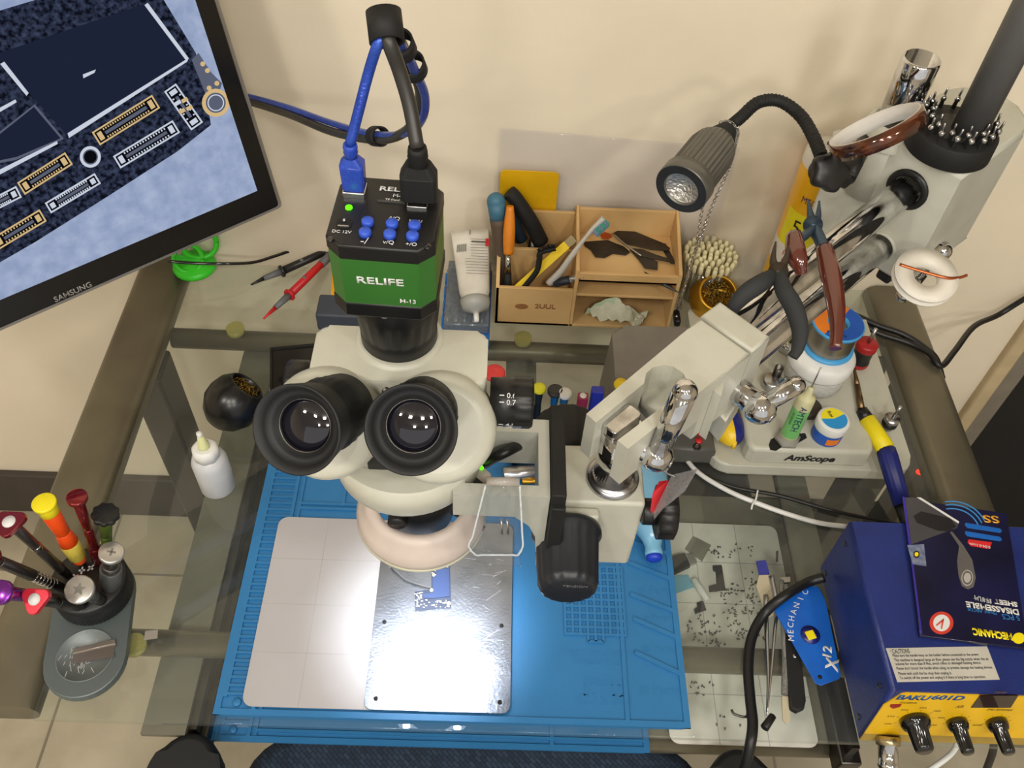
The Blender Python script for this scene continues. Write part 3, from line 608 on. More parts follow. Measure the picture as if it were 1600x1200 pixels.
# the picture on the screen: flat patches, each with its own lit colour
def em(n, c): return emis('screen_'+n, c, .95)
mB = bpy.data.materials.new('screen_background'); mB.use_nodes = True; nt = mB.node_tree; nt.nodes.clear(); N = nt.nodes.new; L = nt.links.new
o_ = N('ShaderNodeOutputMaterial'); e_ = N('ShaderNodeEmission'); tc_ = N('ShaderNodeTexCoord'); n_ = N('ShaderNodeTexNoise'); n_.inputs['Scale'].default_value = 70; n_.inputs['Detail'].default_value = 8; r_ = N('ShaderNodeValToRGB')
r_.color_ramp.elements[0].position = .3; r_.color_ramp.elements[0].color = (*lin((138, 152, 186)), 1); r_.color_ramp.elements[1].position = .7; r_.color_ramp.elements[1].color = (*lin((164, 178, 206)), 1)
L(tc_.outputs['Object'], n_.inputs[0]); L(n_.outputs[0], r_.inputs[0]); L(r_.outputs[0], e_.inputs[0]); L(e_.outputs[0], o_.inputs[0])
mD = bpy.data.materials.new('screen_board'); mD.use_nodes = True; nt = mD.node_tree; nt.nodes.clear(); N = nt.nodes.new; L = nt.links.new
o_ = N('ShaderNodeOutputMaterial'); e_ = N('ShaderNodeEmission'); tc_ = N('ShaderNodeTexCoord'); n_ = N('ShaderNodeTexNoise'); n_.inputs['Scale'].default_value = 210; n_.inputs['Detail'].default_value = 6; r_ = N('ShaderNodeValToRGB')
r_.color_ramp.elements[0].position = .40; r_.color_ramp.elements[0].color = (*lin((14, 17, 28)), 1); r_.color_ramp.elements[1].position = .75; r_.color_ramp.elements[1].color = (*lin((66, 75, 102)), 1)
L(tc_.outputs['Object'], n_.inputs[0]); L(n_.outputs[0], r_.inputs[0]); L(r_.outputs[0], e_.inputs[0]); L(e_.outputs[0], o_.inputs[0])
SM = [mB, mD, em('chip', (30, 36, 56)), em('silver', (205, 212, 226)), em('gold', (214, 184, 132)), em('dark', (10, 12, 18)), em('grey', (92, 98, 116))]
b = NB()
tl = (-W_+.025, H_-.022)
x0, y0, x1, y1 = -W_+.025, bz[1], bz[0], H_-.022
def clipp(pts):
    def cl(P, f, g):
        o = []
        for i in range(len(P)):
            a, c = P[i-1], P[i]; fa, fc = f(a), f(c)
            if (fa >= 0) != (fc >= 0): t = fa/(fa-fc); o.append((a[0]+(c[0]-a[0])*t, a[1]+(c[1]-a[1])*t))
            if fc >= 0: o.append(c)
        return o
    for f in (lambda p: p[0]-x0, lambda p: x1-p[0], lambda p: p[1]-y0, lambda p: y1-p[1]):
        if len(pts) < 3: return []
        pts = cl(pts, f, None)
    return pts
def patch(pts, lv, mi, px=True):
    P = clipp([Sz(*p) if px else p for p in pts])
    if len(P) >= 3: quad(b, [(p[0], p[1], .0002+lv*.00006) for p in P], mi, Mm)
patch([(x0, y0), (x1, y0), (x1, y1), (x0, y1)], 0, 0, False)
patch([(-700, 1330), (-300, 1120), (0, 945), (130, 870), (400, 700), (640, 545), (760, 450), (740, 330), (705, 190), (590, 0), (520, -120), (-700, 250)], 1, 1)
patch([(0, 190), (525, 12), (675, 212), (245, 492), (-60, 150)], 2, 2)
patch([(520, 18), (532, 10), (680, 210), (668, 215)], 3, 3); patch([(680, 208), (674, 222), (248, 497), (243, 480)], 3, 3)
patch([(0, 230), (15, 222), (103, 335), (95, 345)], 3, 3); patch([(-60, 420), (55, 358), (60, 368), (-60, 438)], 3, 3)
patch([(-60, 640), (205, 508), (208, 518), (-60, 660)], 3, 3)
patch([(-60, 520), (125, 375), (230, 500), (60, 575), (-60, 600)], 2, 6); patch([(-60, 530), (122, 385), (218, 498), (60, 565), (-60, 590)], 3, 2)
patch([(690, 215), (715, 190), (760, 260), (800, 300), (790, 330), (740, 340), (725, 300)], 2, 6)
def band(p0, p1, w): # oriented rectangle
    p0, p1 = Vector(p0), Vector(p1); d = (p1-p0).normalized(); n = Vector((-d.y, d.x))*w/2
    return [tuple(p0-n), tuple(p1-n), tuple(p1+n), tuple(p0+n)]
def conn(p0, p1, w, m1, lv=4, pins=14):
    patch(band(p0, p1, w), lv, m1)
    P0_, P1_ = Vector(p0), Vector(p1); d = (P1_-P0_).normalized(); n = Vector((-d.y, d.x)); Ln = (P1_-P0_).length
    patch(band(P0_+d*6, P1_-d*6, w-12), lv+1, 5)
    patch(band(P0_+d*12, P0_+d*30, w-24), lv+2, m1); patch(band(P1_-d*30, P1_-d*12, w-24), lv+2, m1)
    patch(band(P0_+d*40, P1_-d*40, w*.22), lv+2, 6)
    for k in range(pins):
        q = P0_+d*(42+(Ln-84)*k/(pins-1))
        for s in (-1, 1): c = q+n*s*w*.28; patch(band(c-n*3.5, c+n*3.5, 5), lv+2, m1)
conn((345, 500), (562, 365), 56, 4, pins=18); conn((75, 680), (248, 570), 52, 4, pins=13); conn((420, 585), (635, 455), 52, 3, pins=16)
conn((172, 750), (352, 642), 44, 3, pins=15); conn((-20, 880), (155, 775), 50, 4, pins=11); conn((612, 315), (710, 455), 52, 3, pins=5); conn((-40, 745), (68, 690), 46, 3, pins=6)
for u, v, s in ((640, 370, 3), (665, 360, 4), (655, 400, 4), (682, 388, 4)): patch(band((u-10, v+6), (u+10, v-6), 14), 7, s)
def disc(cx, cy, r, lv, mi, n=24):
    patch([(cx+r*math.cos(2*PI*k/n), cy+r*1.02*math.sin(2*PI*k/n)) for k in range(n)], lv, mi)
for cx, cy, r in ((325, 565, 38), (777, 370, 50)):
    disc(cx, cy, r, 4, 4 if r > 40 else 3); disc(cx, cy, r*.72, 5, 6); disc(cx, cy, r*.6, 6, 3 if r > 40 else 5)
disc(777, 370, 26, 7, 6)
for cx, cy in ((730, 230), (747, 254), (781, 300), (753, 317)): disc(cx, cy, 9, 4, 4, 10)
patch([(298, 268), (345, 250), (340, 262), (300, 282)], 3, 3)
obj('screen', b, SM, mo, norm=False)
p0, p1 = S(84, 467), S(143, 445)
dv = Vector((p1[0]-p0[0], p1[1]-p0[1], 0))
text('brand_print', 'SAMSUNG', Mm @ T((p0[0]+p1[0])/2, (p0[1]+p1[1])/2, .0002), mat('silver_print', (140, 138, 134), .4), mo, width=dv.length, bold=.015)

# ================================================================ along the wall
b = NB(); x0, x1, zt0, zt1 = .001, .290, .230, .217
M = Matrix(((1, 0, 0, 0), (0, 0, 1, 0), (0, 1, 0, 0), (0, 0, 0, 1)))
prism(b, [(x0, .001), (x1, .001), (x1, zt1), (x0, zt0)], .9095, .9135, M, bev=.001)
ac = obj('acrylic_sheet', b, clear('acrylic_sheet', (250, 250, 252), .045, .05), None); tag(ac, 'clear acrylic sheet standing upright against the cream wall behind the wooden organizer', 'acrylic sheet')
b = NB(); c0 = AY(782, 265, .908); c1 = AY(868, 330, .908)
prism(b, rrect(c1.x-c0.x, .086, .006, 4, (c0.x+c1.x)/2, c0.z-.043), .9065, .9085, M)
tag(obj('plastic_card', b, mat('amber_plastic', (226, 176, 20), .3)), 'translucent yellow plastic card standing against the clear sheet behind the organizer', 'card')

WOOD = mat('pine_wood', (214, 180, 126), .55, var=.05, vs=14, rgb2=(202, 162, 106), lo=.2, hi=.8)
wo = thing('wooden_organizer', 'light pine desk organizer with open compartments full of tools against the wall', 'organizer', T(.118, .855, 0))
xa, xb, xm, yf, yb, t = .004, .233, .1015, .812, .903, .0045
b = NB(); box(b, xa, xb, yf, yb, .001, .001+t, bev=.0006); obj('bottom_board', b, WOOD, wo)
b = NB(); box(b, xa, xm, yf, yf+t, .001, .066, bev=.0006); fp = obj('front_board', b, WOOD, wo)
b = NB(); box(b, xa+t, xm, .858, .858+t, .001, .090, bev=.0006); obj('divider', b, WOOD, wo)
b = NB(); box(b, xa, xm, yb-t, yb, .001, .118, bev=.0006); obj('back_board', b, WOOD, wo)
MYZ = Matrix(((0, 0, 1, 0), (1, 0, 0, 0), (0, 1, 0, 0), (0, 0, 0, 1)))
b = NB(); prism(b, [(yf, .001), (yb, .001), (yb, .118), (.86, .118), (.858, .09), (yf, .066)], xa, xa+t, MYZ, bev=.0006); obj('side_board', b, WOOD, wo)
for x in (xm, xb-t):
    b = NB(); prism(b, [(yf, .001), (yb, .001), (yb, .128), (yf, .100)], x, x+t, MYZ, bev=.0006); obj('side_board', b, WOOD, wo)
b = NB(); box(b, xm+t, xb-t, yb-t, yb, .001, .126, bev=.0006); obj('back_board', b, WOOD, wo)
b = NB(); box(b, xm+t, xb-t, yf, yb-t, .082, .086, bev=.0006); box(b, xm+t, xb-t, yf, yf+t, .082, .096, bev=.0006); obj('top_tray', b, WOOD, wo)
b = NB(); box(b, xm+t, xb-t, yf+.001, yb-t, .056, .060, bev=.0006); obj('shelf', b, WOOD, wo)
BRN = mat('burnt_print', (150, 100, 55), .7)
text('brand_print', '2UUL', fr(AY(852, 479, yf-.0001), X, Z), BRN, fp, width=.027, height=.0085, bold=.03, ext=.0001)
b = NB(); p = AY(815, 479, yf-.0002); prism(b, [(p.x+.0085*math.cos(a), p.z+.0048*math.sin(a)) for a in [2*PI*k/20 for k in range(20)]], yf-.0003, yf, M); obj('logo_mark', b, BRN, fp)
# tools in the organizer
def tool(name, lab, cat, p, grp=None): return thing(name, lab, cat, T(*p), grp)
tl_ = tool('nut_driver', 'tool with a teal blue rubber end and brown grip in the organizer', 'screwdriver', (.02, .84, .02))
b = NB(); pA, pB = Vector((.020, .835, .012)), AY(775, 315, .875)
tube(b, [pA, pA.lerp(pB, .5), pA.lerp(pB, .85)], .009, 14, fn=lambda s: .0065+.004*s); obj('grip', b, mat('brown_rubber', (84, 68, 54), .6), tl_)
b = NB(); ball(b, pB, .0115, sz=1.0); cyl(b, pA.lerp(pB, .84), pB, .010, .0115, n=18); obj('end_cap', b, mat('teal_rubber', (60, 110, 135), .5), tl_)
od = tool('paint_brush', 'orange handled brush with a metal ferrule standing in the wooden organizer', 'brush', (.03, .83, .02))
pA, pB = AY(793, 440, .828), AY(797, 322, .865)
b = NB(); tube(b, [pA.lerp(pB, .38), pA.lerp(pB, .6), pA.lerp(pB, .8), pB], .005, 14, fn=lambda s: .003+.0045*math.sin(PI*min(1, .25+s*.65))); obj('handle', b, mat('orange_lacquer', (220, 130, 25), .35), od)
b = NB(); cyl(b, pA.lerp(pB, .12), pA.lerp(pB, .40), .0045, .003, n=14); obj('ferrule', b, CHR, od)
b = NB(); cyl(b, pA.lerp(pB, -.12), pA.lerp(pB, .12), .006, .0046, n=14); obj('bristles', b, BLKM, od)
pl = tool('pliers', 'pliers with black sleeved handles sticking out of the left back of the organizer', 'pliers', (.05, .88, .03))
b = NB(); tube(b, [AY(845, 378, .876), AY(828, 345, .878), AY(806, 312, .885), AY(795, 300, .888)], .007, 14, fn=lambda s: .0105-.001*s); obj('handle', b, BLKM, pl)
b = NB(); tube(b, [AY(815, 375, .888), AY(806, 350, .89), AY(800, 325, .893)], .0075, 12); obj('handle', b, mat('dark_teal_rubber', (30, 52, 70), .6), pl)
b = NB(); cyl(b, (.044, .878, .008), AY(835, 372, .878), .006); obj('jaws', b, DSTEEL, pl)
ys = tool('scraper', 'yellow strip with a dark blade leaning across the front left compartment', 'scraper', (.05, .83, .02))
pA, pB = AY(812, 448, .822), AY(897, 372, .85)
b = NB(); d = (pB-pA).normalized(); Mx = fr(pA, d, d.cross(ray(855, 410))); box(b, -.012, (pB-pA).length-.012, -.0055, .0055, -.0015, .0015, Mx, bev=.0007); obj('handle', b, YEL, ys)
b = NB(); box(b, (pB-pA).length-.012, (pB-pA).length, -.005, .005, -.001, .001, Mx); obj('blade', b, mat('dull_brass', (150, 135, 100), .4, .5), ys)
kb = tool('cleaning_brush', 'small black brush with bristles in the front left compartment of the organizer', 'brush', (.05, .82, .02))
b = NB(); tube(b, [AY(818, 450, .82), AY(838, 425, .825), AY(843, 405, .83), AY(845, 395, .832), AY(868, 388, .835)], .0045, 12, flat=.7); obj('handle', b, BLKM, kb)
b = NB(); rs = random.Random(5)
for k in range(60):
    f = k/60; p = AY(840, 394, .832).lerp(AY(866, 386, .835), f); q = p+Vector((rs.uniform(-.003, .003), rs.uniform(-.004, 0), .006+rs.uniform(0, .002))); cyl(b, p+Vector((0, rs.uniform(-.003, .003), 0)), q, .0005, n=4)
o_ = obj('bristles', b, BLKM, kb); o_['kind'] = 'stuff'
tb = tool('toothbrush', 'grey white toothbrush with teal bristles leaning across the organizer compartments', 'toothbrush', (.07, .83, .03))
pts = [AY(858, 443, .822), AY(876, 424, .826), AY(893, 400, .830), AY(908, 380, .836), AY(925, 359, .842), AY(944, 341, .848)]
b = NB(); tube(b, pts, .004, 12, flat=.7, fn=lambda s: .0068-.0036*min(1, s*1.5) if s < .7 else .0030+.0022*(s-.7)/.3); obj('handle', b, mat('toothbrush_grey', (196, 192, 184), .35), tb)
b = NB(); b2 = NB(); up_ = Vector((.62, -.5, -.25)).normalized()
dd = (pts[-1]-pts[-2]).normalized()
for i in range(8):
    p = pts[-2].lerp(pts[-1], .0+i/8*1.0)
    for j in (-1, 0, 1): cyl(b if i % 3 else b2, p+Vector((0, 0, j*.0022)), p+Vector((0, 0, j*.0022))+up_*.0105, .0012, n=6)
obj('bristles', b, mat('teal_bristle', (70, 150, 135), .7), tb); obj('bristles', b2, mat('blue_bristle', (120, 135, 165), .7), tb)
mk = tool('precision_knife', 'dark rod with a chrome collet tip poking from the front left compartment', 'knife', (.09, .82, .05))
b = NB(); cyl(b, AY(866, 443, .821), AY(891, 437, .818), .0055, bev=.001); obj('handle', b, mat('dark_blue_metal', (40, 46, 56), .4, .4), mk)
b = NB(); cyl(b, AY(891, 437, .818), AY(908, 432, .815), .0050, .0035, bev=.0008); ball(b, AY(912, 432, .814), .0022); obj('collet', b, CHR, mk)
# blades lying in the top tray
TOOLM = mat('dark_tool_steel', (74, 66, 58), .38, .6, rgb2=(52, 46, 40))
def tray_poly(lab, cat, nm, zpts, z, m=TOOLM, th=.001, grp=None):
    P = [A(680+x*.25, 280+y*.25, z) for x, y in zpts]; c = sum(P, Vector())/len(P)
    b = NB(); prism(b, [(p.x, p.y) for p in P], z-th, z, bev=.0003); return tag(obj(nm, b, m), lab, cat, grp)
tray_poly('black leaf shaped pry blade, largest of those in the organizer top tray', 'pry tool', 'opening_tool', [(1105, 340), (1150, 315), (1240, 322), (1330, 360), (1420, 395), (1470, 430), (1460, 445), (1350, 440), (1200, 405)], .0925)
tray_poly('curved dark pry blade with an empty middle below the black one in the tray', 'pry tool', 'opening_tool', [(1215, 430), (1290, 435), (1380, 470), (1480, 500), (1475, 518), (1380, 500), (1290, 480)], .0905)
tray_poly('square ended brown metal scraper at the front right of the tray', 'scraper', 'metal_scraper', [(1215, 440), (1250, 430), (1390, 515), (1390, 565), (1310, 555), (1270, 500)], .0893)
tray_poly('wavy flat brown metal card tool with cut out shapes in the tray', 'pry tool', 'card_tool', [(925, 390), (1000, 385), (1080, 380), (1180, 420), (1220, 455), (1190, 475), (1110, 462), (1060, 490), (1000, 485), (975, 440), (935, 415)], .0885)
tray_poly('dark triangular blade tip lying at the right end of the tray', 'blade', 'blade', [(1400, 400), (1440, 400), (1510, 530), (1470, 525)], .0890)
tray_poly('small copper coloured disc among the blades at the back of the tray', 'disc', 'copper_disc', [(1030, 345), (1060, 330), (1095, 340), (1105, 358), (1080, 375), (1045, 370)], .0905, COPPER)
b = NB(); tube(b, [A(680+1110*.25, 280+340*.25, .094), A(680+1190*.25, 280+410*.25, .0935), A(680+1290*.25, 280+480*.25, .092)], .0011, 8); tag(obj('steel_pick', b, STEEL), 'thin bright steel pick crossing the blades in the tray', 'pick')
b = NB(); tube(b, [AY(988, 420, .84), AY(1015, 432, .825), AY(1040, 446, .812), AY(1060, 457, .80)], .002, 10, fn=lambda s: .0032 if s < .45 else .0032-(s-.45)*.0045); tag(obj('pointed_tool', b, mat('blue_grey_metal', (70, 76, 80), .4, .5)), 'dark pointed pen like tool sticking out of the middle shelf', 'tool')
# clear bag
rs = random.Random(11); b = NB(); g = []
for i in range(13):
    r = []
    for j in range(9):
        u, v = i/12, j/8; p = A(918, 462, .046).lerp(A(1013, 488, .012), u) ; q = A(925, 500, .008).lerp(A(1000, 512, .008), u); P = p.lerp(q, v)
        r.append(Vector((max(.115, min(.224, P.x)), max(.800, min(.885, P.y)), .012+.034*math.sin(PI*v)*math.sin(PI*min(1, u+.12))+rs.uniform(-.005, .005))))
    g.append([b.verts.new(p) for p in r])
for i in range(12):
    for j in range(8): f = b.faces.new((g[i][j], g[i][j+1], g[i+1][j+1], g[i+1][j])); f.smooth = False; f.material_index = 1 if i < 5 and j < 5 else 0
tag(obj('plastic_bag', b, [mat('pale_bag_film', (222, 220, 200), .3, coat=.3, rgb2=(200, 202, 176)), mat('pale_green_bag', (186, 206, 176), .3, coat=.5)]), 'crumpled clear plastic bag with pale green contents in the lowest shelf', 'plastic bag')

# tube of adhesive on a bit case
bc = thing('bit_case', 'blue and clear plastic bit case lying left of the wooden organizer', 'case', T(-.03, .83, 0))
b = NB(); box(b, -.062, -.0015, .765, .895, .001, .018, bev=.002); obj('case_base', b, mat('bright_blue_plastic', (24, 110, 200), .4), bc)
b = NB(); box(b, -.060, -.003, .776, .893, .0182, .034, bev=.002); obj('clear_lid', b, clear('smoky_clear', (170, 180, 190), .3, .05), bc)
for k in range(5):
    b = NB(); cyl(b, (-.056+k*.011, .79, .022), (-.056+k*.011, .86, .022), .0022, n=8); obj('bit', b, STEEL, bc)
for k in range(4):
    b = NB(); box(b, -.0635, -.0605, .79+k*.025, .806+k*.025, .006, .022, bev=.001); obj('clip', b, mat('bright_blue_plastic', (24, 110, 200), .4), bc)
tu = thing('glue_tube', 'white squeezed tube with barcode print standing on its grey cap on the bit case', 'tube', T(-.03, .82, .036))
cA, cB = AY(743, 478, .795), AY(734, 360, .893); ax_ = (cB-cA).normalized(); L0 = (cB-cA).length
Mt = fr(cA, Vector((1, 0, 0)), Vector((0, -.8, .6)).cross(X)); Mt = frz(cA, ax_, X)
b = NB(); g = []
for i in range(11):
    s = i/10; wd = .0185+(.0245-.0185)*s; dp = .0175*(1-s)+.0008; 
    if i == 0: wd = .0155; dp = .0155
    g.append([b.verts.new(Mt @ Vector((wd*math.cos(2*PI*k/28), dp*math.sin(2*PI*k/28)+random.uniform(-.0004, .0004), .008+s*(L0-.008)))) for k in range(28)])
for i in range(10):
    for k in range(28): f = b.faces.new((g[i][k], g[i][(k+1) % 28], g[i+1][(k+1) % 28], g[i+1][k])); f.smooth = True
b.faces.new(g[-1]); obj('tube_body', b, mat('tube_white', (226, 224, 216), .3, coat=.3, rgb2=(205, 200, 190)), tu)
b = NB(); lathe(b, [(.0185, .009), (.0185, .004), (.0165, -.004), (.006, -.008), (.0036, -.010), (.0030, -.020), (0, -.0205)], Mt, 32); obj('cap', b, mat('cap_grey', (165, 165, 160), .4), tu)
b = NB(); lathe(b, [(.0037, -.010), (.0031, -.0215), (0, -.022)], Mt, 16); obj('nozzle_tip', b, WHT, tu)
def tubeface(x, s, off=.0012):   # point on the tube's front
    dp = .0175*(1-s)+.0008; wd = .0185+.006*s; return Mt @ Vector((x, -dp*math.sqrt(max(0, 1-(x/wd)**2))-off, .008+s*(L0-.008)))
rows = []
yv = (tubeface(0, .9)-tubeface(0, .5)).normalized()
b = NB()
for k in range(14):
    x = -.018+k*.0009; w_ = .0003 if k % 3 else .0005; p = fr(tubeface(x, .72), X, yv); box(b, -w_/2, w_/2, -.006, .006, 0, .0002, p)
for k in range(13):
    s = .30+k*.045; p = fr(tubeface(.006, s, .002), X, yv); box(b, -.007 if k > 5 else -.015, .014, -.0002, .0002, 0, .0002, p)
box(b, -.009, .009, -.0012, .0012, 0, .0002, fr(tubeface(.010, .80), X, yv)); box(b, -.0006, .0006, -.0035, .0035, 0, .0002, fr(tubeface(0, .955, .0018), X, yv)); obj('barcode_print', b, mat('grey_ink', (95, 90, 90), .6), tu)
b = NB(); box(b, -.0022, .0022, -.006, .006, 0, .0003, fr(tubeface(.021, .78, .0035), X, yv)); obj('red_panel', b, RED, tu)

# gold wire cleaner, swab cup
gd = thing('tip_cleaner', 'gold ball shaped soldering tip cleaner filled with brass wool', 'tip cleaner', T(*A(1115, 495, 0)))
gc = A(1115, 495, 0); gc.z = 0; gx_, gy_ = A(1115, 468, .03).x, A(1115, 468, .03).y
Mg = T(gx_, gy_, 0)
til = Matrix.Translation((gx_, gy_, .032)) @ Matrix.Rotation(.45, 4, 'X') @ Matrix.Translation((0, 0, -.032))
b = NB(); lathe(b, [(.0, .003), (.016, .0035), (.028, .014), (.033, .030), (.031, .043), (.0255, .053), (.0235, .0555), (.0215, .054), (.022, .045), (.022, .035), (0, .034)], til, 40); obj('shell', b, mat('matte_gold', (208, 160, 52), .38, .85, var=.1), gd)
def wool(name, M, r, z, n, m, par, wire=.0006, seed=1):
    b = NB(); rs = random.Random(seed)
    for k in range(n):
        a = rs.uniform(0, 2*PI); rr = r*math.sqrt(rs.random())*.8; c = Vector((rr*math.cos(a), rr*math.sin(a), z+rs.uniform(-.002, .003))); q = rs.uniform(.002, .0045); t1 = rs.uniform(0, PI)
        n1 = Vector((math.cos(t1), math.sin(t1), rs.uniform(-.6, .6))).normalized(); n2 = n1.orthogonal().normalized(); n3 = Z.lerp(n2, .3).normalized()
        tube(b, [M @ (c+n1*q*math.cos(f)+n3*q*math.sin(f)*.7) for f in (0, 1.3, 2.6, 3.9, 5.2)], wire, 4, sub=2)
    o = obj(name, b, m, par); o['kind'] = 'stuff'; return o
wool('brass_wool', til, .021, .050, 130, mat('brass_wool', (190, 155, 70), .3, .9, var=.3), gd)
bk = thing('tip_cleaner', 'glossy black ball shaped soldering tip cleaner with brass wool left of the eyepieces', 'tip cleaner', T(*A(365, 660, 0)))
bc_ = A(366, 626, .036)
til2 = Matrix.Translation((bc_.x, bc_.y, .036)) @ Matrix.Rotation(-.85, 4, Vector((-.55, .85, 0)).normalized()*-1) @ Matrix.Translation((0, 0, -.036))
b = NB(); lathe(b, [(.0, .002), (.015, .002), (.024, .010), (.0315, .024), (.0325, .036), (.029, .050), (.0215, .060), (.0195, .0615), (.018, .060), (.0185, .05), (0, .048)], til2, 40); obj('shell', b, mat('black_ball_gloss', (16, 17, 20), .28), bk)
wool('brass_wool', til2, .018, .056, 60, MC['brass_wool'], bk, seed=4)
cu = thing('swab_cup', 'round clear cup packed with cotton swabs beside the organizer', 'cup', T(.283, .884, 0))
b = NB(); lathe(b, [(0, .002), (.030, .002), (.031, .004), (.0325, .060), (.0318, .060), (.0302, .005), (0, .004)], T(.283, .884), 36, cap=False); obj('cup_wall', b, clear('cup_clear', (238, 238, 228), .12, .05), cu)
rs = random.Random(2); k = 0
SW = mat('cotton', (240, 232, 190), .9); ST = mat('swab_stick', (225, 220, 195), .6)
sw0 = None
for ri, n in ((0, 1), (.007, 6), (.0135, 12), (.020, 17), (0.0262, 22)):
    for j in range(n):
        a = 2*PI*j/n+ri*40; x, y = .283+ri*math.cos(a), .884+ri*math.sin(a)
        if sw0 is None:
            sw0 = thing('cotton_swab', 'cotton swab standing upright in the round clear cup', 'cotton swab', T(x, y, .006), 'cotton swabs in the clear cup')
            b = NB(); cyl(b, (0, 0, 0), (0, 0, .060), .0012, n=6); obj('stick', b, ST, sw0, world=False)
            b = NB(); lathe(b, [(.0012, .052), (.0030, .056), (.0032, .063), (.0024, .067), (0, .068)], None, 10); obj('cotton_tip', b, SW, sw0, world=False)
        else:
            copy_tree(sw0, T(x, y, .006+rs.uniform(-.002, .003)) @ Matrix.Rotation(.10*ri/.0262, 4, Vector((-math.sin(a), math.cos(a), 0))))
# multimeter behind the camera, probes, green holder
mm = thing('multimeter', 'yellow cased multimeter mostly hidden behind the green camera', 'multimeter', T(*A(570, 440, 0)))
c = A(566, 440, 0); Mx = T(c.x, c.y, 0) @ RZ(.12)
b = NB(); prism(b, rrect(.075, .135, .014, 5), .002, .028, Mx, bev=.006); obj('holster', b, mat('meter_yellow', (240, 170, 20), .5), mm)
b = NB(); prism(b, rrect(.060, .118, .010, 5), .028, .031, Mx, bev=.001); obj('face', b, mat('meter_dark', (46, 48, 54), .5), mm)
b = NB(); lathe(b, [(.014, .031), (.013, .038), (0, .038)], Mx @ T(0, -.012), 24); obj('dial', b, BLK, mm)
b = NB(); box(b, -.022, .022, .025, .048, .031, .0318, Mx); obj('display', b, mat('lcd_grey', (120, 130, 115), .3), mm)
b = NB(); cc = A(536, 503, .0); box(b, cc.x-.03, cc.x+.05, cc.y-.018, cc.y+.02, .001, .03, bev=.003); tag(obj('dark_case', b, mat('slate_plastic', (62, 68, 82), .5)), 'dark slate plastic case just behind the cream microscope head', 'case')
for nm, col, pts, lb in (('black', (30, 30, 32), ((392, 445), (412, 435), (432, 428), (440, 424), (480, 407), (510, 394), (530, 384)), 'black multimeter probe with grey tip guard on the glass'),
                     ('red', (205, 30, 38), ((412, 498), (430, 481), (445, 469), (452, 461), (480, 434), (505, 410), (522, 393)), 'red multimeter probe with grey tip guard on the glass')):
    P = [A(x, y, .007+.0007*i) for i, (x, y) in enumerate(pts)]; pr_ = thing('test_probe', lb, 'test probe', T(*P[3])); cm = mat('probe_'+nm, col, .4)
    b = NB(); cyl(b, P[0], P[1], .0012, .0030, n=12); obj('tip_cover', b, cm, pr_)
    b = NB(); cyl(b, P[1], P[3], .0036, .0050, n=14); obj('guard_sleeve', b, mat('probe_grey', (105, 108, 112), .5), pr_)
    b = NB(); cyl(b, P[3]-(P[4]-P[3])*.04, P[3]+(P[4]-P[3])*.06, .0085, n=20, bev=.0008); obj('finger_guard', b, cm, pr_)
    b = NB(); cyl(b, P[3], P[6], .0055, .0050, n=14); obj('handle', b, cm, pr_)
    b = NB(); p = P[3].lerp(P[5], .45); ball(b, p+Z*.0042, .0028, n=12); cyl(b, P[5].lerp(P[6], -.2), P[6], .0057, n=14); obj('grip_mark', b, MC['probe_grey'], pr_)
GR = mat('bright_green_plastic', (58, 214, 40), .35)
gh = thing('suction_lifter', 'bright green plastic suction cup with a ring handle under the monitor corner', 'suction cup', T(*A(305, 420, 0)))
c = A(305, 418, .0)
b = NB(); lathe(b, [(0, .001), (.028, .001), (.029, .004), (.026, .009), (.012, .013), (.008, .016), (0, .016)], T(c.x, c.y), 40); obj('cup', b, GR, gh)
b = NB(); m3 = frz((c.x+.012, c.y+.008, .036), (.4, -.8, .3)); tube(b, [m3 @ Vector((.022*math.cos(f), .020*math.sin(f), 0)) for f in [2*PI*k/16 for k in range(17)]], .0036, 12, sub=3); obj('ring_handle', b, GR, gh)
b = NB(); m3 = frz((c.x-.004, c.y-.004, .020), (.2, -.6, .7)); tube(b, [m3 @ Vector((.018*math.cos(f), .018*math.sin(f), 0)) for f in [2*PI*k/16 for k in range(17)]], .0032, 12, sub=3); box(b, -.018, .018, -.003, .003, -.002, .002, m3); obj('lever_ring', b, GR, gh)
b = NB(); tube(b, [A(262, 408, .04), A(300, 411, .035), A(350, 412, .03), A(395, 410, .02), A(430, 400, .014), A(460, 391, .010), A(490, 392, .012), A(512, 396, .014)], .0021, 10); tag(obj('probe_lead', b, BLKG), 'thin black lead running from behind the monitor to the probes', 'cable')
# black tablet, squeeze bottle
tb_ = thing('black_tray', 'flat black case with a raised rim lying behind the left eyepiece', 'case', T(*A(460, 600, 0)))
b = NB(); P = [A(424, 546, .008), A(512, 538, .008), A(500, 670, .008), A(424, 668, .008)]; prism(b, [(p.x, p.y) for p in P], .001, .008, bev=.002); obj('shell', b, BLKG, tb_)
b = NB(); rail(b, [(p.x, p.y) for p in P], .003, .008, .0105); obj('rim', b, BLK, tb_)
sb = thing('squeeze_bottle', 'translucent white squeeze bottle with a pointed cap standing on the glass', 'bottle', T(*A(341, 762, 0)))
c = A(342, 760, 0)
b = NB(); lathe(b, [(0, .001), (.017, .001), (.019, .004), (.019, .050), (.0165, .058), (.009, .064)], T(c.x, c.y), 32); obj('bottle_body', b, mat('frosted_white', (206, 208, 212), .3, coat=.2), sb)
b = NB(); lathe(b, [(.0135, .060), (.0135, .073), (.010, .076)], T(c.x, c.y), 32, fn=lambda a, r, z: r*(1+.02*math.cos(24*a))); obj('screw_cap', b, WHT, sb)
b = NB(); lathe(b, [(.0065, .075), (.0055, .080), (.0028, .096), (0, .0962)], T(c.x, c.y), 16); obj('nozzle', b, mat('pale_yellow_plastic', (226, 228, 170), .4), sb)
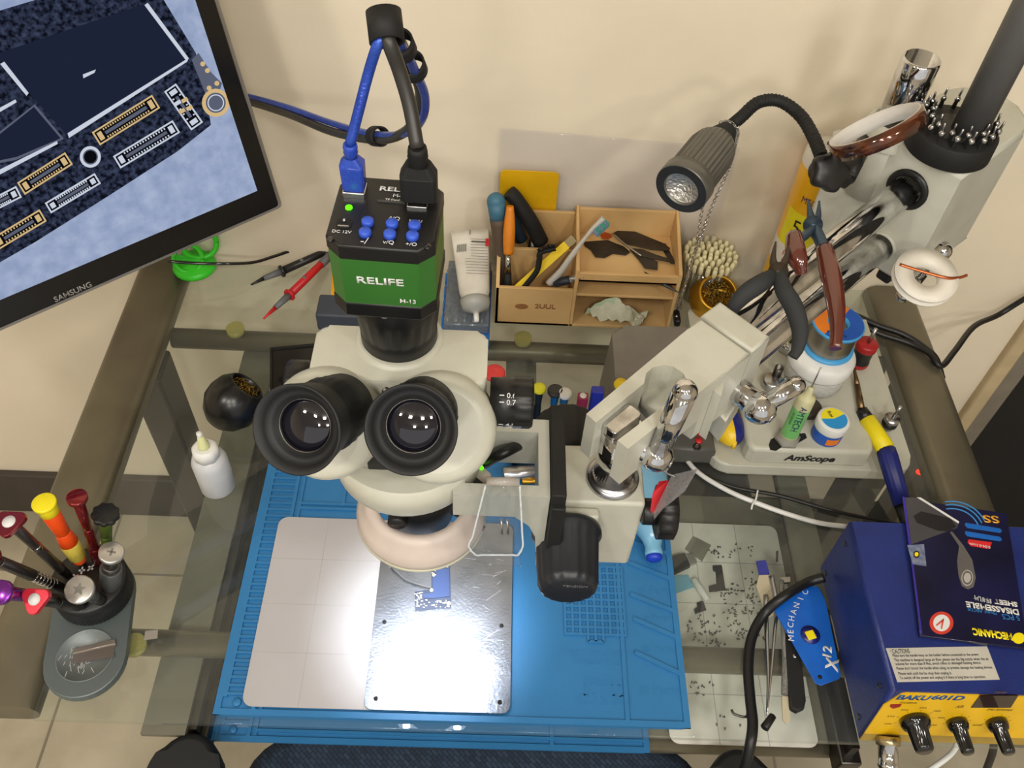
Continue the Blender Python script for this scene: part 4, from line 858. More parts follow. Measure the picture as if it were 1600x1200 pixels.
b = NB(); lathe(b, [(.003, .092), (.003, .1), (0, .1005)], T(c.x, c.y), 12); obj('tip_cap', b, WHT, sb)

# ================================================================ things on the stand's base
pot = thing('plastic_jar', 'round white lidded jar standing on the cream base under the solder spool', 'jar', T(.388, .702, .047))
b = NB(); lathe(b, [(0, .047), (.034, .047), (.035, .05), (.035, .076)], T(.388, .702), 40); obj('jar_body', b, clear('milky_clear', (225, 226, 222), .6, .2), pot)
b = NB(); lathe(b, [(.0372, .074), (.0378, .076), (.0378, .088), (.034, .0945), (0, .0955)], T(.388, .702), 40); obj('lid', b, WHT, pot)
sp_ = thing('solder_spool', 'blue rimmed spool of solder wire with an orange label lying on the white jar', 'spool', T(.391, .706, .096))
BLR = mat('sky_blue_plastic', (70, 160, 220), .4)
Ms = T(.391, .706, .096)
b = NB(); lathe(b, [(.029, 0), (.0295, .001), (.0295, .003), (.024, .004)], Ms, 40); lathe(b, [(.024, .037), (.0295, .038), (.0295, .0405), (.029, .0415), (.012, .0415), (.011, .0405), (.011, .015), (0, .015)], Ms, 40, cap=False); obj('spool_flange', b, BLR, sp_)
b = NB(); lathe(b, [(.024, .004), (.0255, .0055)]+[(.0255+.0004*(k % 2), .0055+k*.00095) for k in range(33)]+[(.024, .037)], Ms, 40); obj('solder_wire', b, mat('solder', (165, 160, 150), .3, .95), sp_)
def annul(bm, r0, r1, a0, a1, z, M, mi=0, n=20):
    pts = [(r1*math.cos(a0+(a1-a0)*k/n), r1*math.sin(a0+(a1-a0)*k/n)) for k in range(n+1)]+[(r0*math.cos(a1+(a0-a1)*k/n), r0*math.sin(a1+(a0-a1)*k/n)) for k in range(n+1)]
    quad(bm, [(x, y, z) for x, y in pts], mi, M)
b = NB(); annul(b, .0125, .028, .9, 3.9, .0417, Ms, 0); annul(b, .0125, .028, 3.9, .9+2*PI, .0417, Ms, 1)
lab_ = obj('label', b, [mat('orange_label', (236, 128, 30), .5), mat('blue_label', (30, 90, 190), .5)], sp_)
text('label_print', 'mechanic', Ms @ T(-.006, -.018, .0418) @ RZ(-.35), TXTK, lab_, width=.022)
bk_ = thing('flux_jar', 'small white round jar with blue and orange label beside the green syringe', 'jar', T(.383, .612, .047))
Mj = T(.385, .614, .0468)
b = NB(); lathe(b, [(0, 0), (.0165, 0), (.017, .001), (.017, .018), (.0165, .019)], Mj, 32, mis=[0, 0, 1, 0]); obj('jar_body', b, [WHT, mat('blue_label', (30, 90, 190), .5)], bk_)
b = NB(); lathe(b, [(.0178, .0185), (.0182, .020), (.0182, .030), (.017, .0315), (0, .0318)], Mj, 36, fn=lambda a, r, z: r*(1+.01*math.cos(40*a)) if z < .0305 else r); obj('lid', b, WHT, bk_)
b = NB(); annul(b, .0, .0145, .5, 3.2, .0321, Mj, 0); annul(b, .0, .0145, 3.2, .5+2*PI, .0321, Mj, 1); b.faces.ensure_lookup_table(); lb = obj('lid_label', b, [mat('lemon_label', (240, 226, 40), .5), mat('sky_label', (40, 150, 220), .5)], bk_)
text('label_print', 'flux', Mj @ T(-.003, .006, .0324) @ RZ(-1.2), TXTK, lb, width=.009)
b = NB(); 
for k in range(7):
    a0 = -1.9+k*.13; a1 = a0+.13; quad(b, [(.01715*math.cos(a), .01715*math.sin(a), z) for a, z in ((a0, .004), (a1, .004), (a1, .014), (a0, .014))], 0, Mj)
obj('side_label', b, MC['orange_label'], bk_)
sy = thing('flux_syringe', 'green labelled syringe standing needle up on the cream base', 'syringe', T(.339, .606, .047))
Msy = T(.339, .606, .0468)
top = AY(1290, 575, .606).z; bt = AY(1268, 618, .606).z-.0468
b = NB(); lathe(b, [(0, 0), (.0135, 0), (.0145, .002), (.0145, .006), (.0115, .0085), (.0115, .011)], Msy, 6); obj('finger_flange', b, mat('grey_clear', (150, 148, 140), .35), sy)
b = NB(); lathe(b, [(.0098, .008), (.0098, .014), (.0098, bt-.018), (.0098, bt-.004), (.0085, bt), (.004, bt+.003), (.0036, bt+.012), (.0022, bt+.014)], Msy, 28, mis=[0, 1, 0, 0, 0, 0, 0]); bar = obj('barrel', b, [mat('syringe_cream', (206, 202, 160), .3, coat=.3), mat('syringe_green', (128, 196, 120), .4, rgb2=(105, 180, 100))], sy)
b = NB(); cyl(b, (.339, .606, .0468+bt+.013), (.339, .606, top), .0008, n=8); obj('needle', b, STEEL, sy)
def wrap(name, s, M, r, a, z0, h, mt, par, vertical=True, width=None):
    """writing bent round a cylinder of radius r; centre at angle a, height z0"""
    bm = text_bm(s, width, h, 0)
    for v in bm.verts:
        u, w_ = v.co.x, v.co.y
        if vertical: u, w_ = -w_*-1, -u
        v.co = Vector((r*math.cos(a+u/r), r*math.sin(a+u/r), z0+w_))
    bm.transform(M); return obj(name, bm, mt, par)
wrap('label_print', 'AMTECH', Msy, .0106, -1.80, bt*.62, .0075, mat('navy_print', (30, 36, 90), .5), bar)
wrap('label_print', 'NC-559-ASM', Msy, .0103, -2.55, bt*.58, .0026, TXTK, bar)
eg = thing('tape_dispenser', 'yellow and navy egg shaped gadget lying on the left edge of the cream base', 'gadget', T(.277, .634, .02))
Me = T(.2775, .632, .0365) @ RZ(.15)
for nm, m_, s in (('left_shell', mat('egg_yellow', (240, 200, 30), .35), -1), ('right_shell', mat('egg_navy', (30, 36, 120), .35), 1)):
    b = NB(); ball(b, (0, 0, 0), .0175, 24, M=Me @ Matrix.Diagonal((1.05, 1.65, .95, 1)))
    g = bmesh.ops.bisect_plane(b, geom=b.verts[:]+b.edges[:]+b.faces[:], plane_co=Me.translation+Vector((.001, 0, 0)), plane_no=(Me.to_3x3() @ Vector((s, 0, 0))), clear_inner=True)
    obj(nm, b, m_, eg)
b = NB(); cyl(b, Me @ Vector((0, -.028, -.006)), Me @ Vector((0, -.026, .004)), .003, n=12); obj('loop', b, MC['egg_yellow'], eg)
nz = thing('hot_air_nozzle', 'round silver nozzle cap standing between the stand levers and the white jar', 'nozzle', T(*A(1208, 605, .047)))
p = A(1205, 602, .047); b = NB(); lathe(b, [(0, 0), (.0115, 0), (.0125, .002), (.0125, .009), (.010, .012), (0, .012)], T(p.x, p.y, .0467), 28); obj('cap', b, STEEL, nz)
p2 = p+Vector((.004, .006, 0)); b = NB(); lathe(b, [(.0052, .011), (.0052, .026), (.0044, .026), (.0044, .013), (0, .013)], T(p2.x, p2.y, .047), 20, cap=False); obj('spout', b, DSTEEL, nz)
p = A(1222, 607, .047); b = NB(); lathe(b, [(0, 0), (.0072, 0), (.0072, .010), (.003, .013), (.003, .019), (0, .019)], T(p.x, p.y, .0468), 20, mis=[0, 0, 0, 0, 1, 1]); tag(obj('blue_nozzle', b, [mat('cyan_metal', (20, 140, 200), .3, .5), STEEL]), 'small bright blue nozzle right beside the silver nozzle cap', 'nozzle')
p = A(1262, 640, .047); b = NB(); lathe(b, [(0, 0), (.015, 0), (.015, .006), (.012, .008), (0, .008)], T(p.x, p.y, .0468), 28); box(b, -.003, .003, .012, .028, .001, .006, T(p.x, p.y, .047) @ RZ(-.3), bev=.001); tag(obj('brown_nozzle', b, mat('brown_steel', (84, 74, 64), .5, .5)), 'dull brown round nozzle lying behind the green syringe', 'nozzle')
ir = thing('soldering_iron', 'soldering iron with yellow and navy handle lying along the right edge of the cream base', 'soldering iron', T(*A(1380, 700, .03)))
I = [A(1334, 572, .052), A(1346, 640, .050), A(1354, 655, .047), A(1384, 702, .042), A(1410, 790, .026), A(1422, 830, .020)]
b = NB(); cyl(b, I[0], I[0].lerp(I[1], .45), .0012, .0034, n=14); cyl(b, I[0].lerp(I[1], .45), I[1], .0034, .0042, n=14); obj('heater_barrel', b, mat('heated_brass', (120, 98, 70), .35, .9), ir)
b = NB(); cyl(b, I[1], I[2], .0065, .0085, n=18); obj('collar', b, BLK, ir); b = NB(); cyl(b, I[4], I[5], .0088, .0065, n=16); obj('strain_relief', b, BLK, ir)
b = NB(); cyl(b, I[2], I[3], .0098, .0105, n=24, bev=.001); obj('front_grip', b, mat('iron_yellow', (242, 222, 20), .45), ir)
b = NB(); lathe(b, [(.0102, 0), (.0108, .01), (.0095, (I[4]-I[3]).length)], frz(I[3], I[4]-I[3]), 48, fn=lambda a, r, z: r*(1+.03*math.cos(12*a))); obj('rear_grip', b, mat('iron_navy', (24, 34, 112), .45), ir)
b = NB(); tube(b, [I[5], A(1425, 845, .012), A(1424, 870, .02), A(1432, 900, .03)], .0034, 10); obj('cord', b, BLK, ir)
pg = thing('screw_post', 'red and black plastic knob on a rod standing at the back of the stand base', 'knob', T(*A(1342, 572, .019)))
pA, pB = Vector((.457, .748, .020)), None
c = A(1340, 568, .02); b = NB(); lathe(b, [(0, 0), (.011, 0), (.0125, .003), (.0125, .008), (.0115, .010), (.0115, .028), (.013, .030), (.013, .038), (.011, .040), (0, .040)], T(c.x, c.y, .0195), 28, mis=[0, 0, 0, 1, 1, 1, 0, 0, 0]); obj('knob', b, [mat('knob_red', (170, 30, 34), .4), BLK], pg)
b = NB(); cyl(b, (c.x, c.y, .058), (c.x+.001, c.y+.001, .083), .0022, n=12); obj('rod', b, STEEL, pg)
pg = thing('screw_post', 'bare steel screw post with black washers standing on the right edge of the base', 'knob', T(*A(1386, 672, .019)))
c = A(1386, 668, .02); b = NB(); lathe(b, [(0, 0), (.006, 0), (.006, .006), (.009, .007), (.009, .011), (.0065, .012), (.0065, .014), (.009, .015), (.009, .019), (0, .019)], T(c.x, c.y, .0195), 24, mis=[0, 0, 0, 1, 1, 0, 0, 0, 0]); obj('nut', b, [STEEL, BLK], pg)
b = NB(); cyl(b, (c.x, c.y, .038), (c.x+.001, c.y, .060), .002, n=12); obj('rod', b, STEEL, pg)

# ================================================================ on the head block
dh = thing('tip_holder', 'round black holder full of steel tips standing on the cream head block', 'tip holder', T(*A(1480, 226, .374)))
c = A(1481, 226, .378); Md = T(c.x, c.y, .3745)
b = NB(); lathe(b, [(.038, 0), (.039, .001), (.0385, .020), (.037, .0215), (0, .0215)], Md, 48); obj('holder', b, BLKM, dh)
b = NB(); lathe(b, [(.0225, .0215), (.0225, .0218), (0, .0218)], Md, 32); obj('magnet', b, mat('magnet_grey', (44, 42, 40), .5), dh)
tip0 = None; rs = random.Random(9); k = 0
for ri, n in ((.033, 17), (.0245, 11)):
    for j in range(n):
        a = 2*PI*j/n+ri*30; x, y = ri*math.cos(a), ri*math.sin(a)
        if ri < .03 and 1.2 < (a % (2*PI)) < 2.2: continue
        M = Md @ T(x, y, .0215) @ Matrix.Rotation(rs.uniform(-.12, .12), 4, 'X') @ Matrix.Rotation(rs.uniform(-.12, .12), 4, 'Y')
        if tip0 is None:
            tip0 = thing('steel_tip', 'small pointed steel tip standing upright in the round black holder', 'tip', M, 'steel tips in the black holder')
            b = NB(); lathe(b, [(0, 0), (.0020, 0), (.0020, .007), (.0028, .0075), (.0028, .010), (.0012, .012)], None, 12); obj('shank', b, CHR, tip0, world=False)
            b = NB(); lathe(b, [(.0012, .012), (.0009, .019), (0, .0195)], None, 10); obj('point', b, STEEL, tip0, world=False)
        else: copy_tree(tip0, M)
b = NB(); g0 = AY(1497, 208, .70); lathe(b, [(.0155, -.002), (.0155, .150), (.014, .152), (.014, .165), (0, .166)], T(c.x+.010, c.y-.004, .398), 28, mis=[0, 0, 1, 1])
tag(obj('grey_rod', b, [mat('grey_rubber_rod', (84, 84, 84), .5), clear('rod_tip', (200, 200, 200), .4, .1)]), 'thick dark grey rod standing in the middle of the black tip holder', 'rod')
kt = thing('polyimide_tape', 'glossy brown roll of tape hung round the chrome post on the head block', 'tape', T(*A(1370, 205, .40)))
a_ = (AD(1449, 172, .755)-AD(1289, 240, .735)); cen = (AD(1449, 172, .755)+AD(1289, 240, .735))/2
vd = ray(1370, 205).normalized(); a_ = a_-vd*a_.dot(vd); n_ = a_.normalized().cross((vd*.96+(RT*-.39+UP*.92)*.24).normalized()).normalized()
if n_.z < 0: n_ = -n_
Mk = frz(cen, n_); rr = a_.length/2*.94
b = NB(); lathe(b, [(rr-.002, -.0065), (rr, -.0065), (rr, .0065), (rr-.002, .0065)], Mk, 64, cap=False); obj('tape_roll', b, mat('amber_brown_film', (104, 50, 22), .12, .5, coat=1, rgb2=(52, 26, 14), vs=60), kt)
b = NB(); lathe(b, [(rr-.0021, .0066), (rr-.0035, .0066), (rr-.0035, -.0066), (rr-.0021, -.0066), (rr-.0021, .0066)], Mk, 64, cap=False); obj('paper_core', b, mat('paper_core', (222, 218, 212), .7), kt)
# copper braid reel hanging on the lower lever
wk = thing('braid_reel', 'white plastic reel of copper desoldering braid hanging on a chrome lever', 'reel', T(*AD(1443, 433, .85)))
wc = (l3+l4)/2; Mw = frz(AD(1445, 433, .845), -(ray(1445, 433).normalized())*.75+(l3-l4).normalized()*.5)
b = NB(); lathe(b, [(.0125, -.004), (.0295, -.0045), (.0295, -.003), (.0135, .0), (.0135, .0015), (.0295, .003), (.0295, .0045), (.0125, .0045), (.0125, -.004)], Mw, 44, cap=False); obj('reel', b, mat('ivory_plastic', (226, 220, 208), .45), wk)
b = NB(); tube(b, [Mw @ Vector(p) for p in ((-.024, .010, .005), (-.010, .004, .0062), (.005, -.001, .0065), (.018, -.004, .006), (.030, -.002, .004), (.038, .001, .004))], .0014, 8, flat=.5); obj('copper_braid', b, COPPER, wk)

# ================================================================ spray can, lamp, pliers
can = thing('spray_can', 'yellow and white aerosol can with number 530 standing by the wall', 'spray can', T(.37, .882, 0))
cx_ = AY(1188, 435, .882).x+.034; Mc = T(cx_, .882, 0); zt = .235
b = NB(); zs = [.001, .004, .038, .040, .075, .108, .150, .195, zt, zt+.008]
lathe(b, [(.031, .001), (.0325, .004), (.0325, .040), (.0325, .078), (.0325, .112), (.0325, .185), (.0325, zt-.012), (.0325, zt), (.028, zt+.008), (.014, zt+.014), (.0, zt+.014)], Mc, 48, mis=[0, 1, 2, 3, 2, 2, 4, 4, 4, 4])
bd = obj('can_body', b, [STEEL, mat('can_navy', (42, 40, 60), .35), mat('can_yellow', (240, 180, 20), .3, coat=.4, rgb2=(240, 180, 20)), mat('can_white', (232, 226, 218), .3, coat=.4), mat('can_top', (224, 220, 210), .4)], can)
b = NB(); lathe(b, [(.009, zt+.014), (.009, zt+.028), (.007, zt+.03), (0, zt+.03)], Mc, 20); obj('spray_nozzle', b, WHT, can)
fa = -1.97
def patchc(bm, r, a0, a1, z0, z1, mi=0, n=14, ell=False):
    if ell:
        bm.faces.new([bm.verts.new(Mc @ Vector((r*math.cos((a0+a1)/2+(a1-a0)/2*math.cos(t)), r*math.sin((a0+a1)/2+(a1-a0)/2*math.cos(t)), (z0+z1)/2+(z1-z0)/2*math.sin(t)))) for t in [2*PI*k/40 for k in range(40)]]).material_index = mi; return
    for k in range(n):
        p, q = a0+(a1-a0)*k/n, a0+(a1-a0)*(k+1)/n
        quad(bm, [(r*math.cos(p), r*math.sin(p), z0), (r*math.cos(q), r*math.sin(q), z0), (r*math.cos(q), r*math.sin(q), z1), (r*math.cos(p), r*math.sin(p), z1)], mi, Mc)
b = NB(); patchc(b, .0327, fa-.95, fa+.95, .112, .165); obj('lemon_panel', b, mat('can_lemon', (238, 226, 30), .3, coat=.4), bd)
wrap('can_print', '530', Mc, .0336, fa+.05, .145, .020, TXTK, bd, False, .036); wrap('can_print', 'MECHANIC', Mc, .0334, fa+.25, .186, .009, mat('can_purple', (70, 36, 90), .4), bd, False, .050)
wrap('can_print', 'Precision', Mc, .0334, fa+.05, .101, .0075, RED, bd, False, .036); wrap('can_print', 'Cleaner', Mc, .0334, fa+.0, .090, .0075, RED, bd, False, .030)
wrap('can_print', 'Electronics', Mc, .0330, fa+.05, .068, .004, TXTK, bd, False, .03); wrap('can_print', 'Cleaner', Mc, .0334, fa+.05, .060, .004, TXTK, bd, False, .022)
lp = thing('gooseneck_lamp', 'dark grey gooseneck spot lamp with ribbed head clamped near the boom stand', 'lamp', T(*AD(1290, 265, .79)))
h0, h1 = AD(1122, 222, .83), AD(1064, 296, .792); hd = (h1-h0).normalized(); hl = (h1-h0).length
DG = mat('anodised_grey', (112, 110, 105), .36, .6)
Mh = frz(h0, hd)
fnl = lambda a, r, z: r*(1-.11*(math.cos(a*30) > 0)) if .002 < z < hl*.78 else r
b = NB(); lathe(b, [(.0105, -.004), (.016, 0), (.0205, .008), (.0225, .018), (.0228, hl*.77), (.0228, hl*.80), (.0248, hl*.81), (.0248, hl-.001), (.0240, hl), (.0165, hl), (.0155, hl-.003)], Mh, 120, fn=fnl, cap=False); obj('lamp_head', b, DG, lp)
b = NB(); lathe(b, [(.0242, hl+.0003), (.0165, hl+.0003)], Mh, 48, cap=False); obj('front_rim', b, BLK, lp)
b = NB(); lathe(b, [(.0165, hl-.002), (.004, hl-.009), (0, hl-.009)], Mh, 40, cap=False); obj('reflector', b, mat('faceted_reflector', (225, 225, 222), .12, 1, bump=1.0, bs=420), lp)
b = NB(); lathe(b, [(.0055, -.030), (.009, -.02), (.0155, -.0005), (.012, .001)], Mh, 28); obj('neck_cone', b, BLKM, lp)
NP = [h0-hd*.028, AD(1158, 183, .845), AD(1185, 160, .85), AD(1218, 158, .85), AD(1250, 180, .84), AD(1270, 212, .82), AD(1284, 246, .80)]
b = NB(); P = smooth_pts(NP, 18); tube(b, P, .0058, 12, sub=1, fn=lambda s: .0058+.0005*math.cos(s*420)); obj('gooseneck', b, BLKM, lp)
kp = AD(1290, 268, .79)
b = NB(); 
Mkn = frz(kp, (ray(1290, 265)*-1+Vector((.6, 0, 0))))
lathe(b, [(0, -.012), (.010, -.012), (.010, .0), (.0165, .002), (.0165, .010), (.012, .012), (0, .012)], Mkn, 60, fn=lambda a, r, z: r*(1+.10*math.cos(5*a)) if r > .012 else r); cyl(b, kp, AD(1322, 285, .80), .006, n=14)
obj('clamp_knob', b, BLK, lp)
b = NB(); q = kp+Vector((.03, .02, -.02)); cyl(b, kp, q, .008, n=14); cyl(b, q, Vector((.352, .735, .36)), .008, n=14); obj('clamp_arm', b, BLK, lp)
ch = thing('chain', 'thin silver chain hanging from the lamp neck down to the glass', 'chain', T(*A(1056, 491, 0)))
def links(P, par, r=.0016):
    P = smooth_pts(P, 30); d = 0; nxt = 0; k = 0; bm = NB()
    for i in range(len(P)-1):
        seg = (P[i+1]-P[i]).length
        while nxt <= d+seg:
            c = P[i].lerp(P[i+1], (nxt-d)/max(seg, 1e-9)); t = (P[i+1]-P[i]).normalized(); s = t.orthogonal().normalized()
            if k % 2: s = t.cross(s)
            tube(bm, [c+t*.0027*math.cos(f)+s*.0017*math.sin(f) for f in [2*PI*j/7 for j in range(8)]], .0006, 4, sub=1); k += 1; nxt += .0040
        d += seg
    return obj('chain_strand', bm, CHR, par)
nk = h0-hd*.020
links([nk+Vector((.010, -.002, 0)), AY(1140, 260, .80), AY(1111, 326, .81), AY(1080, 412, .82), AY(1062, 470, .83), Vector((*A(1056, 492, 0)[:2], .004))], ch)
links([nk+Vector((.010, .002, .002)), AY(1104, 300, .83), AY(1087, 388, .83), AY(1066, 462, .835), Vector((*A(1062, 488, 0)[:2], .006))], ch)
Mr = frz(nk, hd); b = NB()
for k in range(20):
    a = 2*PI*k/20; c = Mr @ Vector((.0098*math.cos(a), .0098*math.sin(a), 0)); t = Mr.to_3x3() @ Vector((-math.sin(a), math.cos(a), 0)); s = Mr.to_3x3() @ Vector((0, 0, 1)) if k % 2 else Mr.to_3x3() @ Vector((math.cos(a), math.sin(a), 0))
    tube(b, [c+t*.0021*math.cos(f)+s*.0013*math.sin(f) for f in [2*PI*j/7 for j in range(8)]], .00042, 4, sub=1)
obj('chain_collar', b, CHR, ch)
b = NB(); p = A(1057, 500, .004); box(b, -.004, .004, -.010, .012, .001, .012, T(p.x, p.y, 0), bev=.002); ball(b, (p.x-.002, p.y-.002, .013), .002, n=10, mi=1); tag(obj('bulldog_clip', b, [BLK, CHR]), 'small black clip at the lower end of the silver chain', 'clip')
def pliers(nm, lab, joint, jaws, handles, hm, jm, r=.0062, jr=.004):
    t = thing(nm, lab, 'pliers', T(*joint))
    for j in jaws:
        b = NB(); tube(b, j, jr, 10, fn=lambda s: jr*(1.35-1.15*s), flat=.75); obj('jaw', b, jm, t)
    b = NB(); n = -(ray(1215, 430)).normalized(); lathe(b, [(0, -.004), (jr*2.0, -.004), (jr*2.0, .004), (jr*.7, .0045), (jr*.6, .0058), (0, .006)], frz(joint, n), 24); obj('pivot', b, jm, t)
    for h_ in handles:
        b = NB(); tube(b, h_, r, 12, fn=lambda s: r*(.72+.5*math.sin(PI*min(1, s*1.0+.12))), flat=.72); obj('handle', b, hm, t)
    return t
zz = .372
J = A(1216, 425, zz)
pliers('cutting_pliers', 'cutting pliers with black foam handles hanging over the chrome boom tubes', J, [[J, A(1208, 408, zz), A(1212, 378, zz+.003)], [J, A(1228, 405, zz), A(1236, 372, zz+.003)]],
       [[J+Vector((-.004, -.003, -.001)), A(1190, 442, zz), A(1166, 458, zz-.006), A(1148, 478, zz-.016), A(1136, 500, zz-.03)], [J, A(1224, 452, zz), A(1240, 480, zz-.004), A(1250, 515, zz-.012), A(1246, 545, zz-.02), A(1238, 558, zz-.024)]],
       mat('black_foam', (38, 40, 42), .75), mat('old_steel', (78, 68, 58), .5, .7))
J = A(1270, 352, zz)
pliers('small_pliers', 'small blue steel pliers with glossy brown handles hanging over the boom tubes', J, [[J, A(1266, 335, zz), A(1263, 312, zz+.004)], [J, A(1278, 338, zz), A(1280, 314, zz+.004)]],
       [[A(1240, 365, zz+.002), A(1243, 392, zz), A(1248, 412, zz-.004), A(1252, 428, zz-.01)], [A(1287, 385, zz), A(1293, 410, zz-.003), A(1302, 450, zz-.008), A(1308, 500, zz-.014), A(1305, 545, zz-.022)]],
       mat('oxblood_gloss', (92, 40, 30), .15, coat=1), mat('blued_steel', (70, 86, 104), .35, .7), r=.0072)
o2 = [o for o in COL.objects if o.name.startswith('small_pliers')][0]
b = NB(); tube(b, [J, A(1258, 368, zz), A(1243, 380, zz)], .0052, 10, flat=.6); obj('shank', b, MC['blued_steel'], o2)
b = NB(); tube(b, [J, A(1280, 372, zz), A(1289, 392, zz)], .0052, 10, flat=.6); obj('shank', b, MC['blued_steel'], o2)

# ================================================================ behind the arm: grey box, screwdriver row
gb = thing('grey_box', 'matt grey rounded box with red buttons standing behind the microscope arm', 'box', T(.19, .67, 0))
b = NB(); prism(b, rrect(.118, .105, .014, 5, .196, .675), .001, .100, bev=.006, top=rrect(.108, .095, .014, 5, .194, .676)); obj('case', b, mat('warm_grey_plastic', (122, 116, 108), .5), gb)
b = NB(); P = [A(1040, 640, .04), A(1112, 632, .04), A(1106, 655, .03), A(1088, 692, .02), A(1046, 692, .02)]
prism(b, [(.205, .60), (.262, .60), (.262, .628), (.205, .628)], .001, .030, bev=.004); fpn = obj('control_panel', b, mat('panel_grey', (86, 84, 80), .5), gb)
for x, y in ((.247, .622), (.243, .612)):
    b = NB(); lathe(b, [(.0045, .0295), (.004, .032), (0, .0322)], T(x, y), 20); obj('red_button', b, RED, gb)
b = NB(); lathe(b, [(.005, .0295), (.0045, .031), (.0025, .031), (.0025, .0295), (0, .0295)], T(.240, .604), 20); obj('jack', b, BLKG, gb)
rk = thing('screwdriver_rack', 'low dark rack holding the row of screwdrivers behind the focus knob', 'rack', T(.07, .632, 0))
b = NB(); box(b, -.005, .132, .618, .644, .006, .020, bev=.002); obj('rack_body', b, BLK, rk)
DRV = [((773, 582), (232, 60, 60), (70, 70, 74), .0118, 'red'), ((803, 628), (228, 224, 220), (60, 80, 96), .0085, 'white'), ((843, 606), (232, 226, 30), (34, 44, 56), .0072, 'yellow'), ((868, 610), (40, 38, 38), (20, 110, 170), .0088, 'flat black'), ((883, 614), (226, 224, 220), (40, 110, 160), .0075, 'silver')]
for (px_, py_), c1_, c2_, r, nm in DRV:
    p = A(px_, py_, .098); t = thing('screwdriver', 'precision screwdriver with a %s cap standing in the row behind the focus knob' % nm, 'screwdriver', T(p.x, p.y, .015), 'screwdrivers in the rear row')
    b = NB(); lathe(b, [(r*.9, .094), (r, .095), (r, .0985), (r*.85, .100), (r*.3, .0995), (0, .0992)], T(p.x, p.y), 24); obj('cap', b, mat('cap_'+nm, c1_, .4), t)
    b = NB(); lathe(b, [(.002, .012), (.0035, .022), (.0042, .03), (.0042, .06), (.0036, .07), (.0048, .09), (r*.7, .094)], T(p.x, p.y), 20); obj('handle', b, mat('handle_'+nm, c2_, .35, .4), t)
for (px_, py_), w_, c_, nm in (((911, 620), .0115, (150, 28, 66), 'maroon rectangular screwdriver with a white dot on top standing in the rear row'), ((934, 610), .014, (36, 46, 170), 'dark blue block shaped tool standing at the right end of the rear row')):
    p = A(px_, py_, .09); t = thing('screwdriver' if w_ < .012 else 'block_tool', nm, 'tool', T(p.x, p.y, .015))
    b = NB(); prism(b, rrect(w_, .010, .002, 3, p.x, p.y), .03, .092, bev=.001); prism(b, rrect(.004, .004, .001, 2, p.x, p.y), .012, .03); obj('handle', b, mat('col_'+str(px_), c_, .35), t)
    if w_ < .012: b = NB(); lathe(b, [(.0038, .0915), (.0038, .0928), (0, .0928)], T(p.x, p.y), 18); obj('dot', b, WHT, t)
p = A(970, 601, .104); b = NB(); lathe(b, [(.007, .1005), (.008, .104), (.0065, .108), (0, .108)], T(p.x, p.y), 20); tag(obj('yellow_cap', b, YEL), 'round yellow cap lying on the grey box by the arm', 'cap')
for p0, p1, r, m_, nm, lb in (((795, 716), (836, 703), .0095, BLKG, 'black_cylinder', 'glossy black cylinder lying on the back of the blue mat'), ((786, 742), (838, 736), .0085, STEEL, 'steel_cylinder', 'bright steel cylinder lying on the blue mat in front of the black cylinder'), ((815, 752), (850, 750), .0042, GOLD, 'brass_rod', 'thin brass rod lying on the blue mat in front of the steel cylinder')):
    b = NB(); cyl(b, A(*p0, .006+r), A(*p1, .006+r), r, n=24, bev=.0008); tag(obj(nm, b, m_), lb, 'rod')
bb = thing('blue_bottle', 'pale blue squeeze bottle with a dark blue tip lying by the lock knob', 'bottle', T(*A(1018, 800, .01)))
B0, B1 = A(1008, 748, .030), A(1022, 868, .016); Mb = frz(B0, B1-B0); LL = (B1-B0).length
b = NB(); lathe(b, [(0, -.03), (.018, -.028), (.024, -.015), (.025, LL*.42), (.021, LL*.62), (.011, LL*.80), (.0085, LL*.9), (.0095, LL*.96), (.009, LL)], Mb, 32); obj('bottle_body', b, mat('pale_blue_plastic', (120, 180, 216), .35, coat=.3), bb)
b = NB(); lathe(b, [(.0085, LL-.001), (.0085, LL+.004), (.006, LL+.006), (0, LL+.0065)], Mb, 24); obj('tip', b, mat('royal_blue', (24, 60, 190), .4), bb)
# clear picks and red tag on the lever
tg = thing('clear_pick', 'clear triangular plastic pick hanging from the chrome lever ball', 'pick', T(*AD(1050, 740, .67)))
b = NB(); sheet(b, [[AD(1030, 725, .66), AD(1045, 735, .662)], [AD(1022, 808, .672), AD(1040, 790, .672)], [AD(1026, 812, .673), AD(1088, 733, .672)]], .0008)
b = NB(); P = [AD(1050, 742, .665), AD(1091, 732, .665), AD(1070, 768, .668), AD(1036, 795, .672), AD(1022, 812, .674), AD(1021, 802, .673)]; f = [b.verts.new(p) for p in P]; fs = b.faces.new(f); bmesh.ops.solidify(b, geom=[fs], thickness=.001)
obj('pick_sheet', b, clear('smoky_pick', (185, 182, 182), .3, .15), tg)
b = NB(); tube(b, [AD(1020, 700, .652), AD(1028, 722, .655), AD(1040, 738, .66), AD(1056, 745, .662)], .0007, 6); tube(b, [AD(1045, 708, .66), AD(1048, 722, .658), AD(1040, 738, .66)], .0007, 6); obj('wire_loop', b, STEEL, tg)
b = NB(); P = [AD(1030, 752, .672), AD(1044, 750, .672), AD(1046, 762, .674), AD(1038, 792, .68), AD(1022, 803, .682), AD(1016, 798, .682), AD(1020, 770, .676)]; f = b.faces.new([b.verts.new(p) for p in P]); bmesh.ops.solidify(b, geom=[f], thickness=.0025); tag(obj('red_pick', b, RED), 'red plastic pick hanging behind the clear one on the lever', 'pick')

